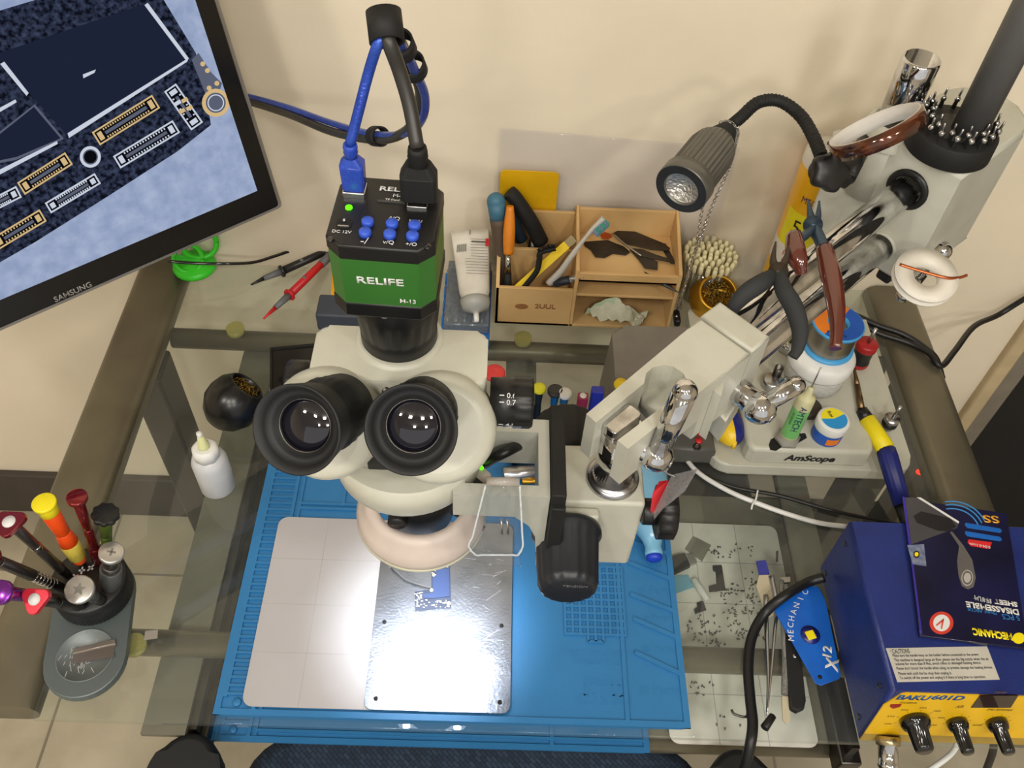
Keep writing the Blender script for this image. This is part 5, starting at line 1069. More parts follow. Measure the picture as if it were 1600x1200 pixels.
# ================================================================ hot air station at the lower right
bk = thing('rework_station', 'blue hot air rework station with yellow front panel and three black knobs', 'rework station', T(.49, .385, 0))
xl, xr, yF, yB, zT = .361, .62, .300, .470, .098
BLUE = mat('blue_powder_coat', (28, 46, 116), .40, bump=.25, bs=500, rgb2=(25, 40, 104))
b = NB(); prism(b, [(.288, .004), (yB, .004), (yB, zT), (yF, zT)], xl, xr, MYZ, bev=.004); hs = obj('housing', b, BLUE, bk)
for x, y, z in ((xl, .455, .080), (xl, .455, .018), (xl, .312, .078), (xl, .305, .018)):
    b = NB(); lathe(b, [(.003, -.001), (.003, .001), (.0016, .0016), (0, .0008)], frz((x, y, z), -X), 16); obj('case_screw', b, BLKG, bk)
pn = Vector((0, -(zT-.004), -(yF-.288))).normalized(); pn = Vector((0, -(zT-.004), (yF-.288))).normalized(); pu = Vector((0, yF-.288, zT-.004)).normalized()
pO = Vector((xl, .288, .004))
def PF(px_, py_): return AP(px_, py_, pO, pn)
def pf(px_, py_): q = PF(px_, py_)-pO; return (q.x, q.dot(pu))
Mp = Matrix(((1, pu.x, pn.x, pO.x), (0, pu.y, pn.y, pO.y), (0, pu.z, pn.z, pO.z), (0, 0, 0, 1)))
b = NB(); prism(b, [(.001, .016), (.001, .070), (.010, .0905), (.014, .0925), (xr-xl-.003, .0925), (xr-xl-.003, .016)], 0, .0012, Mp); fpan = obj('front_panel', b, mat('panel_yellow', (232, 184, 20), .4), bk)
b = NB(); prism(b, [(.001, .002), (.001, .0155), (xr-xl-.003, .0155), (xr-xl-.003, .002)], 0, .001, Mp); obj('lower_strip', b, mat('strip_olive', (170, 140, 60), .5), bk)
def ptext(s, x0_, x1_, y_, h, mt, sk=0, bold=0):
    a, c_ = pf(x0_, y_), pf(x1_, y_); return text('panel_print', s, Mp @ T((a[0]+c_[0])/2, (a[1]+c_[1])/2, .0013), mt, fpan, width=abs(c_[0]-a[0]), height=h, skew=sk, bold=bold, ext=.0001)
PBL = mat('print_blue', (24, 84, 150), .5); PBR = mat('print_brown', (96, 70, 20), .6)
ptext('BAKU', 1400, 1454, 1088, .0085, PBL, .2, .04); ptext('601D', 1455, 1507, 1088, .0085, PBL, .15, .04)
ptext('TEMP', 1552, 1572, 1080, .0038, PBR, .2); ptext('AIR', 1493, 1505, 1102, .0045, PBR, .2); ptext('SMD REWORK', 1541, 1582, 1107, .0035, PBR, .2); ptext('SOLDERING', 1405, 1432, 1096, .003, PBR, .1); ptext('DOWN', 1519, 1534, 1131, .003, PBR, .1)
b = NB(); P = [pf(1530, 1084), pf(1590, 1084), pf(1578, 1103), pf(1516, 1103)]; prism(b, P, .001, .0018, Mp); obj('display', b, mat('display_dark', (36, 14, 10), .12, coat=.6), fpan)
b = NB(); c = pf(1397, 1101); prism(b, [(c[0]-.0045, c[1]+.003), (c[0]+.005, c[1]+.004), (c[0]+.005, c[1]-.001), (c[0], c[1]-.0045), (c[0]-.004, c[1]-.001)], .001, .0016, Mp); obj('shield_mark', b, mat('dark_red_print', (150, 26, 20), .5), fpan)
rows = []
for (kx, ky), r, nums in (((1428, 1122), .0135, ('200', '250', '300', '350', '380', '400', '450')), ((1494, 1125), .0095, ()), ((1556, 1125), .0095, ())):
    c = pf(kx, ky); Mk_ = Mp @ T(c[0], c[1], .0012)
    b = NB(); lathe(b, [(r, 0), (r, .004), (r*.86, .008), (r*.68, .009), (r*.62, .028), (r*.5, .030), (0, .030)], Mk_, 60, fn=lambda a, rr_, z: rr_*(1-.07*(math.cos(a*12) > .4)) if z > .0085 else rr_)
    k_ = obj('dial_knob', b, BLKG, bk)
    b = NB()
    for j in range(7 if nums else 6):
        a = PI*1.15-j*PI*1.3/6; d0, d1 = r*1.15, r*1.35
        box(b, d0, d1, -.0002, .0002, 0, .0001, Mk_ @ RZ(a))
        if nums: rows.append((nums[j], Mk_ @ T(r*1.75*math.cos(a), r*1.6*math.sin(a)), .0065, .0024))
    obj('dial_marks', b, PBR, fpan)
lines('dial_print', rows, PBR, fpan)
# caution label on the top
zt_ = zT+.0003
def topf(a, c_, z): # frame on a horizontal plane from one pixel towards another
    p, q = A(*a, z), A(*c_, z); return fr((p+q)/2, q-p, Z.cross(q-p)), (q-p).length
b = NB(); P = [A(*q, zT) for q in ((1384, 1013), (1542, 1010), (1562, 1062), (1402, 1066))]; prism(b, [(p.x, p.y) for p in P], zT, zT+.0003); lb_ = obj('caution_label', b, mat('label_silver', (196, 192, 182), .5), bk)
rows = []
for s, a, c_, h in (('! CAUTIONS', (1391, 1018), (1421, 1017), .0042), ('Make sure the handle keep on the holder before connected to the power.', (1395, 1025), (1530, 1023), .0034), ('This machine is designed large air flow, please use the big nozzle when the air', (1397, 1032), (1545, 1030), .0034), ('volume for more than 8 files, avoid reflux to damaged heating device.', (1399, 1038), (1533, 1036), .0034), ('Please don\'t knock the handle when using, to prevent damage the heating devices.', (1401, 1045), (1551, 1043), .0034), ('Please wait until the fan stop then unplug it.', (1404, 1053), (1487, 1052), .0034), ('To switch off the power and unplug it if there is long time no operation.', (1406, 1060), (1540, 1058), .0034)):
    F_, w_ = topf(a, c_, zT+.0004); rows.append((s, F_, w_, h))
lines('caution_print', rows, TXTK, lb_)
b = NB(); q = AY(1392, 1150, .272); pp = pf(1393, 1140); o_ = Mp @ Vector((pp[0], .012, .001))
lathe(b, [(.011, 0), (.011, .008), (.009, .009), (.009, .024), (.010, .026), (.006, .034), (0, .035)], frz(o_, Vector((-.05, -.8, -.35))), 30, mis=[1, 0, 0, 0, 0, 0], fn=lambda a, r, z: r*(1+.03*math.cos(26*a)) if r > .0105 else r); obj('metal_connector', b, [CHR, mat('pale_brass', (190, 176, 140), .3, .9)], bk)
b = NB(); tube(b, [A(1498, 1152, .01), A(1492, 1170, -.02), A(1478, 1185, -.04), A(1450, 1205, -.06), A(1400, 1240, -.1)], .0028, 10); tag(obj('white_lead', b, WHT), 'short white lead running down from the station front', 'cable')
b = NB(); tube(b, [A(1552, 1152, .008), A(1552, 1170, -.02), A(1546, 1190, -.05), A(1530, 1230, -.12)], .0036, 10); tag(obj('black_lead', b, BLK), 'short black lead running down from the station front', 'cable')
# package on top
ZP = zT+.0055
pk = thing('tool_package', 'dark blue flat package of disassembly sheets lying on top of the rework station', 'package', T(*A(1510, 890, zT)))
PC = [A(*q, ZP) for q in ((1412, 778), (1573, 802), (1608, 1014), (1438, 993))]
b = NB(); prism(b, [(p.x, p.y) for p in PC], zT+.0012, ZP, bev=.0005); cov = obj('card', b, mat('package_navy', (24, 24, 66), .3, coat=.5, vs=14, rgb2=(16, 16, 40)), pk)
def onp(pts, lv=0): return [(lambda p: (p.x, p.y))(A(1400+x*.2167, 760+y*.2167, ZP)) for x, y in pts]
def pkp(nm, pts, m_, lv=1):
    b = NB(); prism(b, onp(pts), ZP, ZP+.00012*lv); return obj(nm, b, m_, cov)
pkp('edge_stripe', [(46, 74), (64, 78), (190, 1068), (178, 1064)], mat('violet_edge', (60, 44, 160), .4))
pkp('phone_picture', [(66, 80), (150, 82), (450, 262), (440, 300), (110, 418)], mat('print_grey', (72, 70, 74), .3))
pkp('phone_lens', [(125, 215), (180, 180), (390, 230), (435, 290), (380, 325), (300, 320), (150, 262)], mat('print_dark', (34, 32, 36), .3), 2)
pkp('phone_edge', [(150, 80), (175, 80), (455, 255), (450, 268)], TXTW, 3)
MCY = mat('print_cyan', (60, 140, 210), .4)
for r_ in (215, 245, 270):
    P = []; 
    for k in range(13): a = -1.75+k*.11; P.append((400+r_*math.cos(a), 360+r_*.95*math.sin(a)))
    for k in range(13): a = -1.75+(12-k)*.11; P.append((400+(r_-9)*math.cos(a), 360+(r_-9)*.95*math.sin(a)))
    pkp('arc_print', P, MCY)
for y in (262, 322): pkp('blue_pill', [(500, y), (750, y+42), (765, y+62), (750, y+74), (515, y+38), (497, y+20)], mat('pill_blue', (24, 100, 190), .4))
pkp('red_pill', [(522, 382), (692, 404), (672, 452), (540, 430), (516, 405)], mat('pill_red', (214, 40, 44), .4))
pkp('blade_picture', [(388, 330), (405, 326), (485, 425), (550, 530), (575, 660), (560, 725), (520, 743), (475, 720), (450, 640), (440, 540), (455, 430)], mat('blade_grey', (98, 94, 92), .4))
def pkd(nm, cx, cy, rx, ry, m_, lv, n=28): return pkp(nm, [(cx+rx*math.cos(2*PI*k/n), cy+ry*math.sin(2*PI*k/n)) for k in range(n)], m_, lv)
pkd('round_mark', 513, 660, 42, 58, mat('mark_light', (176, 172, 168), .4), 2); pkd('round_mark', 513, 660, 36, 50, MC['blade_grey'], 3); pkd('round_mark', 513, 660, 26, 36, MC['mark_light'], 4)
pkd('seal', 328, 985, 86, 82, mat('seal_red', (206, 62, 48), .4), 1); pkd('seal', 328, 985, 60, 60, TXTW, 2)
def pkt(s, x0_, y0_, x1_, y1_, h, m_, bold=0):
    F_, w_ = topf((1400+x0_*.2167, 760+y0_*.2167), (1400+x1_*.2167, 760+y1_*.2167), ZP+.0006); return text('package_print', s, F_, m_, cov, width=w_, height=h, bold=bold, ext=.0001)
YLP = mat('print_yellow', (244, 224, 20), .4)
pkt('SS', 742, 240, 628, 232, .0088, mat('print_orange', (240, 170, 40), .4), .02)
pkt('DISASSEMBLE', 885, 908, 505, 848, .0062, TXTW, .04); pkt('SHEET', 875, 852, 708, 828, .0052, TXTW, .04); pkt('5 PCS', 890, 950, 765, 938, .0052, MCY)
pkt('Model: ABCDE', 725, 918, 515, 885, .0030, MCY); pkt('MECHANIC', 838, 1085, 552, 1045, .0075, YLP, .05); pkt('0.04-0.1mm', 680, 440, 530, 414, .003, TXTW)
pkt('拆机片', 690, 832, 560, 800, .0052, TXTW)
pkt('V', 350, 1000, 305, 970, .011, MC['seal_red'], .02)
pkd('yellow_mark', 885, 1095, 45, 40, YLP, 1)
b = NB(); prism(b, onp([(80, 425), (200, 418), (218, 575), (118, 560)]), ZP, ZP+.0005); st_ = obj('holo_sticker', b, mat('holo_silver', (160, 172, 200), .25, .5, vs=200, rgb2=(120, 130, 175)), pk)
pkd('sticker_mark', 146, 492, 22, 26, mat('print_dark', (34, 32, 36), .3), 6); pkd('sticker_mark', 146, 492, 14, 16, YLP, 7)
# blue card
xc = thing('blue_card', 'blue angular card marked X 12 lying against the rework station', 'card', T(*A(1268, 1000, .02)))
zc = .018
XP = [(1205, 945), (1232, 925), (1262, 915), (1279, 917), (1290, 938), (1314, 1054), (1312, 1060), (1283, 1071), (1274, 1067)]
P = [A(*q, zc) for q in XP]; P = [(min(p.x, .3590), p.y) for p in P]
b = NB(); prism(b, P, zc-.0016, zc, bev=.0004); cd_ = obj('card_sheet', b, mat('card_blue', (12, 96, 196), .4, rgb2=(10, 86, 180)), xc)
def xt(s, a, c_, h, m_, bold=0): F_, w_ = topf(a, c_, zc+.0002); text('card_print', s, F_, m_, cd_, width=w_, height=h, bold=bold, ext=.0001)
xt('X', (1299, 1048), (1301, 1027), .0125, TXTW, .03); xt('12', (1292, 1026), (1293, 1009), .009, TXTW, .03)
for k, s in enumerate('MECHANIC'):
    a = k/7; p = A(1236+22*a-9*math.sin(PI*a), 997-72*a, zc+.0002) ; xdir = Vector((.12+.25*a, 1, 0)); text('card_print', s, fr(p, xdir, Z.cross(xdir)), TXTW, cd_, height=.0058, ext=.0001)
b = NB(); p = A(1266, 992, zc); lathe(b, [(.0098, zc), (.0098, zc+.0006), (0, zc+.0006)], T(p.x, p.y), 32); rd = obj('round_sticker', b, mat('sticker_navy', (28, 30, 110), .3), xc)
b = NB(); box(b, -.0045, .0045, -.005, .004, zc+.0006, zc+.0012, T(p.x, p.y) @ RZ(.3), bev=.0005); obj('sticker_mark', b, YLP, rd)
b = NB(); p = A(1281, 1058, zc); lathe(b, [(.0022, zc), (.0022, zc+.0002), (0, zc+.0002)], T(p.x, p.y), 14); obj('hole', b, BLKM, cd_)

# ================================================================ tools on the glass at the right
tw = thing('tweezers', 'long steel tweezers lying on the glass beside the blue card', 'tweezers', T(*A(1200, 1000, 0)))
for k, pts in enumerate((((1198, 1118), (1200, 1060), (1198, 1000), (1196, 930)), ((1199, 1112), (1205, 1050), (1210, 990), (1213, 945), (1205, 900)))):
    b = NB(); tube(b, [A(x, y, .004+.002*k) for x, y in pts], .002, 8, fn=lambda s: .0009+.0022*s, flat=.6); obj('tweezer_arm', b, STEEL, tw)
kn = thing('scalpel_handle', 'slim steel scalpel handle lying on the glass between tweezers and black knife', 'knife', T(*A(1225, 1000, 0)))
b = NB(); tube(b, [A(1221, 907, .006), A(1223, 960, .006), A(1227, 1020, .006), A(1226, 1085, .006)], .0032, 10, fn=lambda s: .0028+.0008*s); obj('handle', b, mat('knurled_steel', (178, 176, 172), .3, .9, bump=1, bs=900), kn)
b = NB(); prism(b, [(lambda p: (p.x, p.y))(A(x, y, .005)) for x, y in ((1221, 1088), (1233, 1088), (1235, 1125), (1229, 1131), (1223, 1125))], .003, .0055, bev=.0005); obj('spatula', b, mat('aged_ivory', (196, 186, 160), .5), kn)
b = NB(); prism(b, [(lambda p: (p.x, p.y))(A(x, y, .005)) for x, y in ((1218, 904), (1234, 902), (1234, 910), (1220, 912))], .003, .0065); obj('end_stop', b, STEEL, kn)
bk2 = thing('craft_knife', 'black flat handled knife lying under the blue card', 'knife', T(*A(1240, 1040, 0)))
b = NB(); P = [A(x, y, .008) for x, y in ((1226, 990), (1240, 985), (1252, 1040), (1259, 1095), (1256, 1108), (1245, 1113), (1234, 1107), (1232, 1080), (1228, 1030))]; prism(b, [(p.x, p.y) for p in P], .002, .0105, bev=.002); obj('handle', b, BLKM, bk2)
b = NB(); p = A(1242, 1025, .0105); lathe(b, [(.0026, .0105), (.002, .0115), (0, .0115)], T(p.x, p.y), 16); obj('rivet', b, STEEL, bk2)
fb = thing('flat_brush', 'flat ivory spudger with a blue tip lying on the glass above the tweezers', 'spudger', T(*A(1195, 930, 0)))
b = NB(); P = [A(x, y, .004) for x, y in ((1186, 898), (1204, 897), (1215, 915), (1217, 935), (1212, 960), (1198, 965), (1190, 938), (1182, 915))]; prism(b, [(p.x, p.y) for p in P], .001, .0035, bev=.0006); obj('ivory_body', b, mat('aged_ivory', (196, 186, 160), .5), fb)
b = NB(); P = [A(x, y, .004) for x, y in ((1182, 876), (1197, 874), (1203, 896), (1187, 899))]; prism(b, [(p.x, p.y) for p in P], .001, .0034, bev=.0004); obj('blue_tip', b, mat('tip_blue', (56, 60, 150), .5), fb)
b = NB(); cyl(b, A(1194, 1138, .004), A(1208, 1118, .004), .0042, .0035, n=14, bev=.0006); tag(obj('driver_bit', b, BLK), 'short black bit lying on the glass below the tweezers', 'bit')
b = NB(); tube(b, [A(1143, 1109, .003), A(1148, 1116, .003), A(1166, 1120, .003), A(1168, 1106, .003), A(1172, 1104, .003)], .0013, 8, sub=3); tag(obj('hex_key', b, DSTEEL), 'tiny bent hex key lying on the glass near the front edge', 'hex key')
b = NB(); p = A(235, 992, .001); prism(b, [(lambda p: (p.x, p.y))(A(x, y, .001)) for x, y in ((227, 986), (247, 984), (246, 997), (225, 1000))], .0004, .0014); tag(obj('foil_square', b, mat('foil', (190, 184, 176), .3, .6)), 'small square of silvery foil lying on the glass by the driver stand', 'foil')
# bits on the lower sheet
ZS = -.0862
def low(nm, lab, cat, pts, h, m_, grp=None):
    P = [A(x, y, ZS) for x, y in pts]; b = NB(); prism(b, [(p.x, p.y) for p in P], ZS, ZS+h, bev=min(h*.3, .0008)); return tag(obj(nm, b, m_), lab, cat, grp)
low('metal_shim', 'thin grey metal square lying on the sheet under the glass', 'shim', [(1083, 838), (1111, 852), (1097, 878), (1070, 858)], .001, mat('shim_grey', (150, 146, 134), .5, .5))
u_ = thing('usb_stick', 'black memory stick with a silver plug on the sheet under the glass', 'usb stick', T(*A(1065, 885, ZS)))
b = NB(); P = [A(x, y, ZS) for x, y in ((1050, 873), (1068, 868), (1077, 888), (1052, 900))]; prism(b, [(p.x, p.y) for p in P], ZS, ZS+.008, bev=.001); obj('body', b, BLKM, u_)
b = NB(); P = [A(x, y, ZS) for x, y in ((1067, 871), (1082, 868), (1087, 882), (1074, 887))]; prism(b, [(p.x, p.y) for p in P], ZS+.001, ZS+.006); obj('plug', b, STEEL, u_)
low('black_bracket', 'black C shaped bracket lying on the sheet under the glass', 'bracket', [(1113, 885), (1127, 884), (1133, 923), (1108, 926), (1107, 917), (1121, 915), (1119, 893), (1114, 893)], .003, BLKM)
low('blue_cloth', 'pale blue scrap lying under the glass at the edge of the mat', 'scrap', [(1050, 900), (1075, 898), (1084, 918), (1055, 928)], .001, mat('scrap_blue', (120, 175, 200), .8))
low('black_clip', 'small black angled clip on the sheet below the white tube', 'clip', [(1088, 943), (1098, 940), (1103, 954), (1086, 960), (1084, 953), (1091, 950)], .003, BLKM)
b = NB(); cyl(b, A(1084, 905, ZS+.004), A(1106, 938, ZS+.004), .0038, n=14, bev=.0006); tag(obj('white_tube', b, WHT), 'short white plastic tube lying on the sheet under the glass', 'tube')
low('small_screw_long', 'single long screw lying apart at the right edge of the sheet', 'screw', [(1212, 862), (1216, 861), (1215, 878), (1212, 878)], .0015, DSTEEL)
scr0 = None; rs = random.Random(21)
cl_ = [(1120, 862, 22, 10, 16), (1165, 855, 16, 10, 7), (1135, 925, 28, 12, 30), (1178, 930, 14, 22, 26), (1150, 955, 30, 14, 26), (1092, 985, 18, 24, 34), (1120, 1000, 12, 20, 24), (1150, 985, 20, 16, 18), (1130, 1018, 20, 12, 14), (1090, 1075, 20, 10, 12), (1190, 970, 10, 25, 10), (1140, 1125, 40, 20, 6), (1180, 1000, 25, 20, 8)]
SCM = mat('screw_steel', (84, 80, 74), .4, .6)
for cx_, cy_, sx, sy, n in cl_:
    for k in range(n):
        p = A(cx_+rs.gauss(0, sx*.6), cy_+rs.gauss(0, sy*.6), ZS)
        M = T(p.x, p.y, ZS+.0009) @ RZ(rs.uniform(0, 6.3)) @ Matrix.Rotation(PI/2, 4, 'Y')
        if scr0 is None:
            b = NB(); lathe(b, [(0, 0), (.0010, 0), (.0010, .0006), (.0005, .0006), (.0005, .0026), (0, .0026)], None, 6); scr0 = obj('tiny_screw', b, SCM); scr0.matrix_world = M
            tag(scr0, 'tiny loose phone screw scattered on the white sheet under the glass', 'screw', 'loose tiny screws on the lower sheet')
        else:
            c = scr0.copy(); COL.objects.link(c); c.matrix_world = M

# ================================================================ cables on and around the desk
def cable(nm, lab, pts, r, m_): b = NB(); tube(b, pts, r, 10); return tag(obj(nm, b, m_), lab, 'cable')
wcb = cable('white_cable', 'thin white cable running from the grey box across the glass to the station', [A(1060, 672, .006), A(1064, 700, .004), A(1078, 725, .004), A(1100, 745, .004), A(1140, 768, .004), A(1180, 785, .004), A(1230, 803, .004), A(1280, 817, .004), A(1325, 823, .004)], .0028, WHT)
b = NB(); tube(b, [A(1184, 766, .008), A(1181, 780, .008), A(1176, 788, .007), A(1174, 796, .003)], .0011, 6); tag(obj('twist_tie', b, WHT), 'little white twist tie on the white cable', 'tie')
cable('black_cable', 'thin black cable running below the white one behind the station', [A(1095, 742, .003), A(1150, 762, .003), A(1220, 775, .003), A(1300, 798, .003), A(1380, 815, .003), A(1440, 826, .003)], .0024, BLK)
cable('black_hose', 'thick black cord curving from the station side to the front edge', [A(1288, 902, .030), A(1262, 910, .024), A(1225, 932, .028), A(1195, 958, .012), A(1175, 995, .006), A(1169, 1040, .006), A(1172, 1090, .006), A(1176, 1130, .006), A(1172, 1165, .002), A(1160, 1215, -.03)], .0052, BLK)
cable('power_cable', 'black power cable leaving the stand base and draped over the right desk beam', [A(1335, 492, .02), A(1370, 508, .012), A(1410, 522, .008), A(1440, 540, .006), A(1462, 560, .004), A(1472, 590, -.03)], .0042, BLK)
cable('power_cable', 'black power cable rising along the wall at the right edge of the picture', [A(1335, 499, .012), A(1372, 520, .008), A(1420, 536, .006), A(1452, 552, .008), A(1470, 572, .004), AY(1492, 548, .80), AY(1522, 510, .86), AY(1560, 492, .9), AY(1610, 462, .905), AY(1680, 430, .905)], .0040, BLK)
ps = thing('power_strip', 'dark power strip below the right beam with a lit red switch', 'power strip', T(*A(1435, 735, -.25)))
p = A(1436, 738, -.25); b = NB(); box(b, -.03, .03, -.10, .10, 0, .03, T(p.x+.012, p.y, -.28), bev=.004); obj('strip_body', b, mat('strip_grey', (60, 58, 56), .5), ps)
b = NB(); ball(b, (p.x, p.y, -.25), .005, n=12); obj('red_light', b, emis('red_led', (255, 50, 30), 2.0), ps)
b = NB(); box(b, p.x-.01, p.x+.03, p.y-.03, p.y+.03, FLOOR, -.28); obj('strip_post', b, MC['strip_grey'], ps)
blk = NB(); box(blk, .22, .42, .62, .88, FLOOR, FLOOR+.36, bev=.01); tag(obj('computer_case', blk, mat('case_black', (26, 26, 28), .45)), 'black computer case standing on the floor seen through the glass', 'computer')

# ================================================================ driver stand at the left
ds = thing('driver_stand', 'grey oval plate with a round black screwdriver holder at the left edge', 'tool stand', T(-.38, .37, 0))
e1, e2 = A(132, 1030, .011), A(148, 922, .011)
d = (e2-e1); dl = Vector((d.x, d.y, 0)); an = math.atan2(dl.y, dl.x)-PI/2; R_ = .0375; Ld = dl.length
Mst = T(e1.x, e1.y, 0) @ RZ(an)
stp = [(R_*math.cos(a), R_*math.sin(a)) for a in [PI+PI*k/16 for k in range(17)]]+[(R_*math.cos(a), Ld+R_*math.sin(a)) for a in [PI*k/16 for k in range(17)]]
ALG = mat('blue_grey_anodised', (108, 118, 120), .42, .5, vs=5)
b = NB(); prism(b, stp, .001, .011, Mst, bev=.0012); obj('base_plate', b, ALG, ds)
b = NB(); lathe(b, [(.0265, .0110), (.0265, .0118), (.0255, .0118), (.0255, .0112), (0, .0112)], Mst @ T(0, .004), 48); obj('magnet_tray', b, mat('tray_grey', (124, 132, 134), .45, .3), ds)
b = NB(); rs = random.Random(8)
for k in range(60):
    M_ = Mst @ T(rs.gauss(-.004, .006), rs.gauss(.004, .009), .0113) @ RZ(rs.gauss(1.3, .4)); box(b, -rs.uniform(.001, .005), .002, -.0003, .0003, 0, .00015, M_)
obj('scratches', b, mat('scratch_pale', (176, 178, 176), .5), ds)
hz = Mst @ Vector((0, Ld, 0)); Mho = T(hz.x+.002, hz.y-.002, 0)
b = NB(); lathe(b, [(.0345, .011), (.0365, .012), (.0365, .036), (.035, .0385), (.012, .0388), (0, .0388)], Mho, 120, fn=lambda a, r, z: r*(1+.008*math.cos(60*a)) if .012 <= z < .037 and r > .036 else r); obj('holder', b, BLK, ds)
b = NB(); 
for k in range(3):
    a = 1.0+k*.7; M_ = Mho @ T(.012*math.cos(a+.6), .012*math.sin(a+.6), .0389) @ RZ(a); box(b, -.004, .004, -.0008, .0008, 0, .0002, M_); box(b, -.001, .001, -.003, .003, 0, .0002, M_)
obj('printed_mark', b, TXTW, ds)
def hdrv(nm, lab, p0, p1, segs, cap, grp='screwdrivers in the round stand'):
    """segs: (start, end, r0, r1, material) along the handle; cap: (kind, radius, thickness, material)"""
    t = thing('screwdriver', lab, 'screwdriver', T(*p0), grp); dv = p1-p0; L_ = dv.length; M = frz(p0, dv)
    for s0, s1, r0, r1, m_, pn_ in segs:
        b = NB(); z0, z1 = s0*L_, s1*L_
        if pn_ == 'spring':
            cyl(b, M @ Vector((0, 0, z0)), M @ Vector((0, 0, z1)), r0*.6, n=14, mi=1); N_ = 60; tube(b, [M @ Vector((r0*math.cos(6*2*PI*k/N_), r0*math.sin(6*2*PI*k/N_), z0+(z1-z0)*k/N_)) for k in range(N_+1)], .0008, 6, sub=1); obj('spring', b, [CHR, DSTEEL], t); continue
        lathe(b, [(r0*.92, z0), (r0, z0+.0008), (r1, z1-.0008), (r1*.92, z1)], M, 36, fn=(lambda a, r, z: r*(1+.05*math.cos(18*a))) if pn_ == 'ribbed_grip' else None); obj(pn_, b, m_, t)
    k_, r, th_, m_, m2_ = cap; b = NB(); z0 = L_-.001
    if k_ == 'tri':
        tri = []
        for q in range(3):
            for k in range(7): a = q*2*PI/3+.5+(k-3)*.17; tri.append((r*math.cos(q*2*PI/3+.5)*.62+r*.42*math.cos(q*2*PI/3+.5+(k-3)*.33), r*math.sin(q*2*PI/3+.5)*.62+r*.42*math.sin(q*2*PI/3+.5+(k-3)*.33)))
        prism(b, tri, z0, z0+th_, M, bev=.0008); lathe(b, [(r*.42, z0+th_), (r*.42, z0+th_+.0003), (0, z0+th_+.0003)], M, 20, mi=1)
        c_ = obj('cap', b, [m_, TXTW], t)
    else:
        fn_ = {'lobe': lambda a, rr, z: rr*(1+.06*math.cos(9*a)), 'disc': None}[k_]
        lathe(b, [(r*.55, z0-.003), (r*.9, z0), (r, z0+.001), (r, z0+th_), (r*.9, z0+th_+.0006), (0, z0+th_+.0006)], M, 54, fn=fn_); c_ = obj('cap', b, m_, t)
        if m2_:
            b = NB()
            if m2_ == 'cross': box(b, -r*.35, r*.35, -r*.09, r*.09, z0+th_+.0006, z0+th_+.0009, M); box(b, -r*.09, r*.09, -r*.35, r*.35, z0+th_+.0006, z0+th_+.0009, M)
            else: prism(b, [((r*.5 if k % 2 == 0 else r*.22)*math.cos(PI*k/5+.3), (r*.5 if k % 2 == 0 else r*.22)*math.sin(PI*k/5+.3)) for k in range(10)], z0+th_+.0006, z0+th_+.0009, M)
            obj('cap_mark', b, GREYP, c_)
    return t
GUN = mat('gunmetal', (104, 100, 98), .3, .8); RDM = mat('dark_red_metal', (130, 26, 32), .22, .6, coat=.5); SLV = mat('satin_silver', (205, 203, 200), .3, .8)
OR = mat('neon_orange', (255, 86, 20), .35); YN = mat('neon_yellow', (244, 226, 30), .4); PY = mat('pale_yellow_grip', (238, 216, 90), .5); PUR = mat('purple_metal', (120, 40, 150), .2, .7, coat=.5); GRM = mat('olive_green_metal', (84, 104, 40), .35, .4)
def bt_(x, y): return A(x, y, .0385)
def tp_(x, y, Zd): return AD(x, y, Zd)
hdrv('a', 'screwdriver with a red three sided cap and silver shaft leaning up and left', bt_(104, 897), tp_(17, 818, .786), [(0, .12, .0042, .0046, BLK, 'sleeve'), (.12, .55, .0050, .0046, GUN, 'shaft'), (.55, .60, .0052, .0052, CHR, 'ring'), (.60, 1, .0046, .0050, GUN, 'upper_shaft')], ('tri', .0135, .005, RDM, 1))
hdrv('b', 'orange screwdriver with a bright yellow top and pale ribbed grip', bt_(128, 880), tp_(70, 788, .812), [(0, .05, .0035, .004, BLK, 'sleeve'), (.05, .12, .0062, .0068, OR, 'lower_handle'), (.12, .38, .0075, .0085, PY, 'ribbed_grip'), (.38, .55, .0090, .0068, OR, 'middle_handle'), (.55, .9, .0068, .0085, OR, 'handle'), (.88, 1, .0088, .0080, YN, 'neck')], ('disc', .0105, .004, YN, None))
hdrv('c', 'slim dark red metal screwdriver with a flared round cap', bt_(155, 877), tp_(121, 780, .818), [(0, .25, .0055, .0060, RDM, 'ribbed_grip'), (.25, .55, .0058, .0042, RDM, 'handle'), (.55, 1, .0042, .0055, RDM, 'upper_handle')], ('disc', .0092, .005, RDM, None))
hdrv('d', 'screwdriver with a black scalloped cap and green handle at the back of the stand', bt_(168, 880), tp_(165, 806, .838), [(0, .3, .004, .004, BLK, 'sleeve'), (.2, .6, .0044, .0052, GRM, 'handle'), (.6, 1, .0052, .0062, GRM, 'upper_handle')], ('lobe', .0120, .005, BLK, None))
hdrv('e', 'stubby grey screwdriver with a silver cross marked cap', bt_(173, 912), tp_(174, 866, .838), [(0, .55, .0102, .0102, mat('matte_grey_metal', (96, 98, 98), .5, .4), 'handle'), (.55, .66, .0085, .0080, GUN, 'step'), (.66, 1, .0062, .0055, GUN, 'neck')], ('disc', .0112, .005, SLV, 'cross'))
hdrv('f', 'short screwdriver with a large silver star marked cap at the front of the stand', bt_(158, 938), tp_(126, 922, .822), [(0, .4, .0058, .0060, DSTEEL, 'handle'), (.4, 1, .0062, .0045, STEEL, 'neck')], ('disc', .0130, .005, SLV, 'star'))
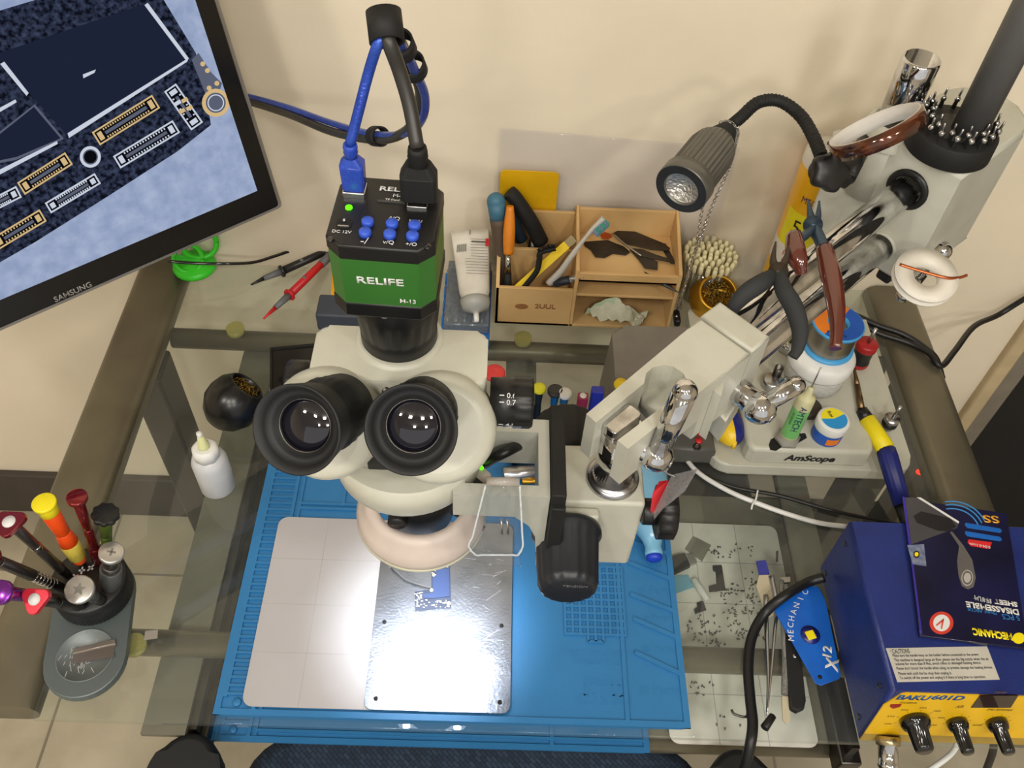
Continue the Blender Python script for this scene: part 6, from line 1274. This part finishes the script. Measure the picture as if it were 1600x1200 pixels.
hdrv('g', 'screwdriver with a pink red triangular cap leaning left over the stand front', bt_(130, 945), tp_(58, 937, .785), [(0, .12, .0045, .005, BLK, 'sleeve'), (.12, .6, .0068, .0058, DSTEEL, 'shaft'), (.6, 1, .0055, .0050, DSTEEL, 'upper_shaft')], ('tri', .0125, .006, mat('pink_red_metal', (216, 46, 66), .3, .3), 1))
hdrv('h', 'screwdriver with a bare coil spring leaning out of the left edge', bt_(96, 918), tp_(-14, 872, .775), [(0, .18, .0042, .0046, BLK, 'sleeve'), (.14, .44, .0052, .0052, CHR, 'spring'), (.44, .9, .0056, .0052, GUN, 'shaft'), (.9, 1, .005, .005, GUN, 'upper_shaft')], ('disc', .0095, .005, RDM, None))
hdrv('i', 'purple metal screwdriver sticking out at the left edge of the picture', bt_(102, 938), tp_(4, 926, .765), [(0, .5, .0040, .0052, mat('dark_purple_metal', (70, 30, 90), .25, .7), 'shaft'), (.5, 1, .0055, .0062, PUR, 'handle')], ('disc', .0105, .006, PUR, None))
rz = thing('razor_blade', 'single edged razor blade lying on the grey oval plate', 'blade', T(*A(146, 1022, .012)))
P = [A(x, y, .013) for x, y in ((115, 1014), (180, 999), (181, 1010), (176, 1012), (179, 1026), (112, 1037))]
b = NB(); prism(b, [(p.x, p.y) for p in P], .0122, .0126); obj('blade', b, mat('blade_steel', (150, 142, 136), .35, .8), rz)
P = [A(x, y, .013) for x, y in ((115, 1014), (180, 999), (180, 1006), (115, 1021))]; b = NB(); prism(b, [(p.x, p.y) for p in P], .0121, .0142, bev=.0003); obj('spine', b, mat('spine_steel', (168, 160, 152), .35, .8), rz)

# ================================================================ chair in front of the desk
chx = (A(1155, 1165, -.045).x+A(292, 1172, -.045).x)/2
chr_ = thing('office_chair', 'dark office chair with navy woven seat and black armrests pushed under the desk', 'chair', T(chx, .0, FLOOR))
FAB = bpy.data.materials.new('navy_woven_fabric'); FAB.use_nodes = True; nt = FAB.node_tree; pb = nt.nodes['Principled BSDF']; pb.inputs['Roughness'].default_value = .9
tc = nt.nodes.new('ShaderNodeTexCoord'); br = nt.nodes.new('ShaderNodeTexBrick'); br.inputs['Scale'].default_value = 60; br.inputs['Color1'].default_value = (*lin((44, 62, 84)), 1); br.inputs['Color2'].default_value = (*lin((30, 44, 64)), 1); br.inputs['Mortar'].default_value = (*lin((16, 22, 34)), 1)
mp = nt.nodes.new('ShaderNodeMapping'); mp.inputs['Rotation'].default_value = (0, 0, .78); nt.links.new(tc.outputs['Object'], mp.inputs[0]); nt.links.new(mp.outputs[0], br.inputs['Vector']); nt.links.new(br.outputs['Color'], pb.inputs['Base Color'])
b = NB(); prism(b, rrect(.50, .50, .06, 6, chx+.01, .085), -.215, -.15, bev=.018); obj('seat', b, FAB, chr_)
for s in (-1, 1):
    ax = chx+s*(A(1155, 1165, -.045).x-chx)
    b = NB(); pts = [(.036*math.cos(a), .0+.048*math.sin(a)) for a in [PI*k/16 for k in range(17)]]+[(-.034, -.21), (.034, -.21)]
    prism(b, pts, -.078, -.048, T(ax, .248), bev=.008); obj('armrest', b, RUB, chr_)
    b = NB(); box(b, ax-.015, ax+.015, .02, .09, -.24, -.07, bev=.004); obj('arm_support', b, BLK, chr_)
b = NB(); cyl(b, (chx, .05, FLOOR+.09), (chx, .05, -.24), .028); 
for k in range(5):
    a = 2*PI*k/5+.3; tube(b, [(chx, .05, FLOOR+.11), (chx+.15*math.cos(a), .05+.15*math.sin(a), FLOOR+.09), (chx+.28*math.cos(a), .05+.28*math.sin(a), FLOOR+.06)], .018, 10)
obj('star_base', b, BLK, chr_)
for k in range(5):
    a = 2*PI*k/5+.3; q = Vector((chx+.28*math.cos(a), .05+.28*math.sin(a), FLOOR+.028)); b = NB(); cyl(b, q-Vector((.012, 0, 0)), q+Vector((.012, 0, 0)), .027, n=20, bev=.003); obj('caster', b, BLK, chr_)
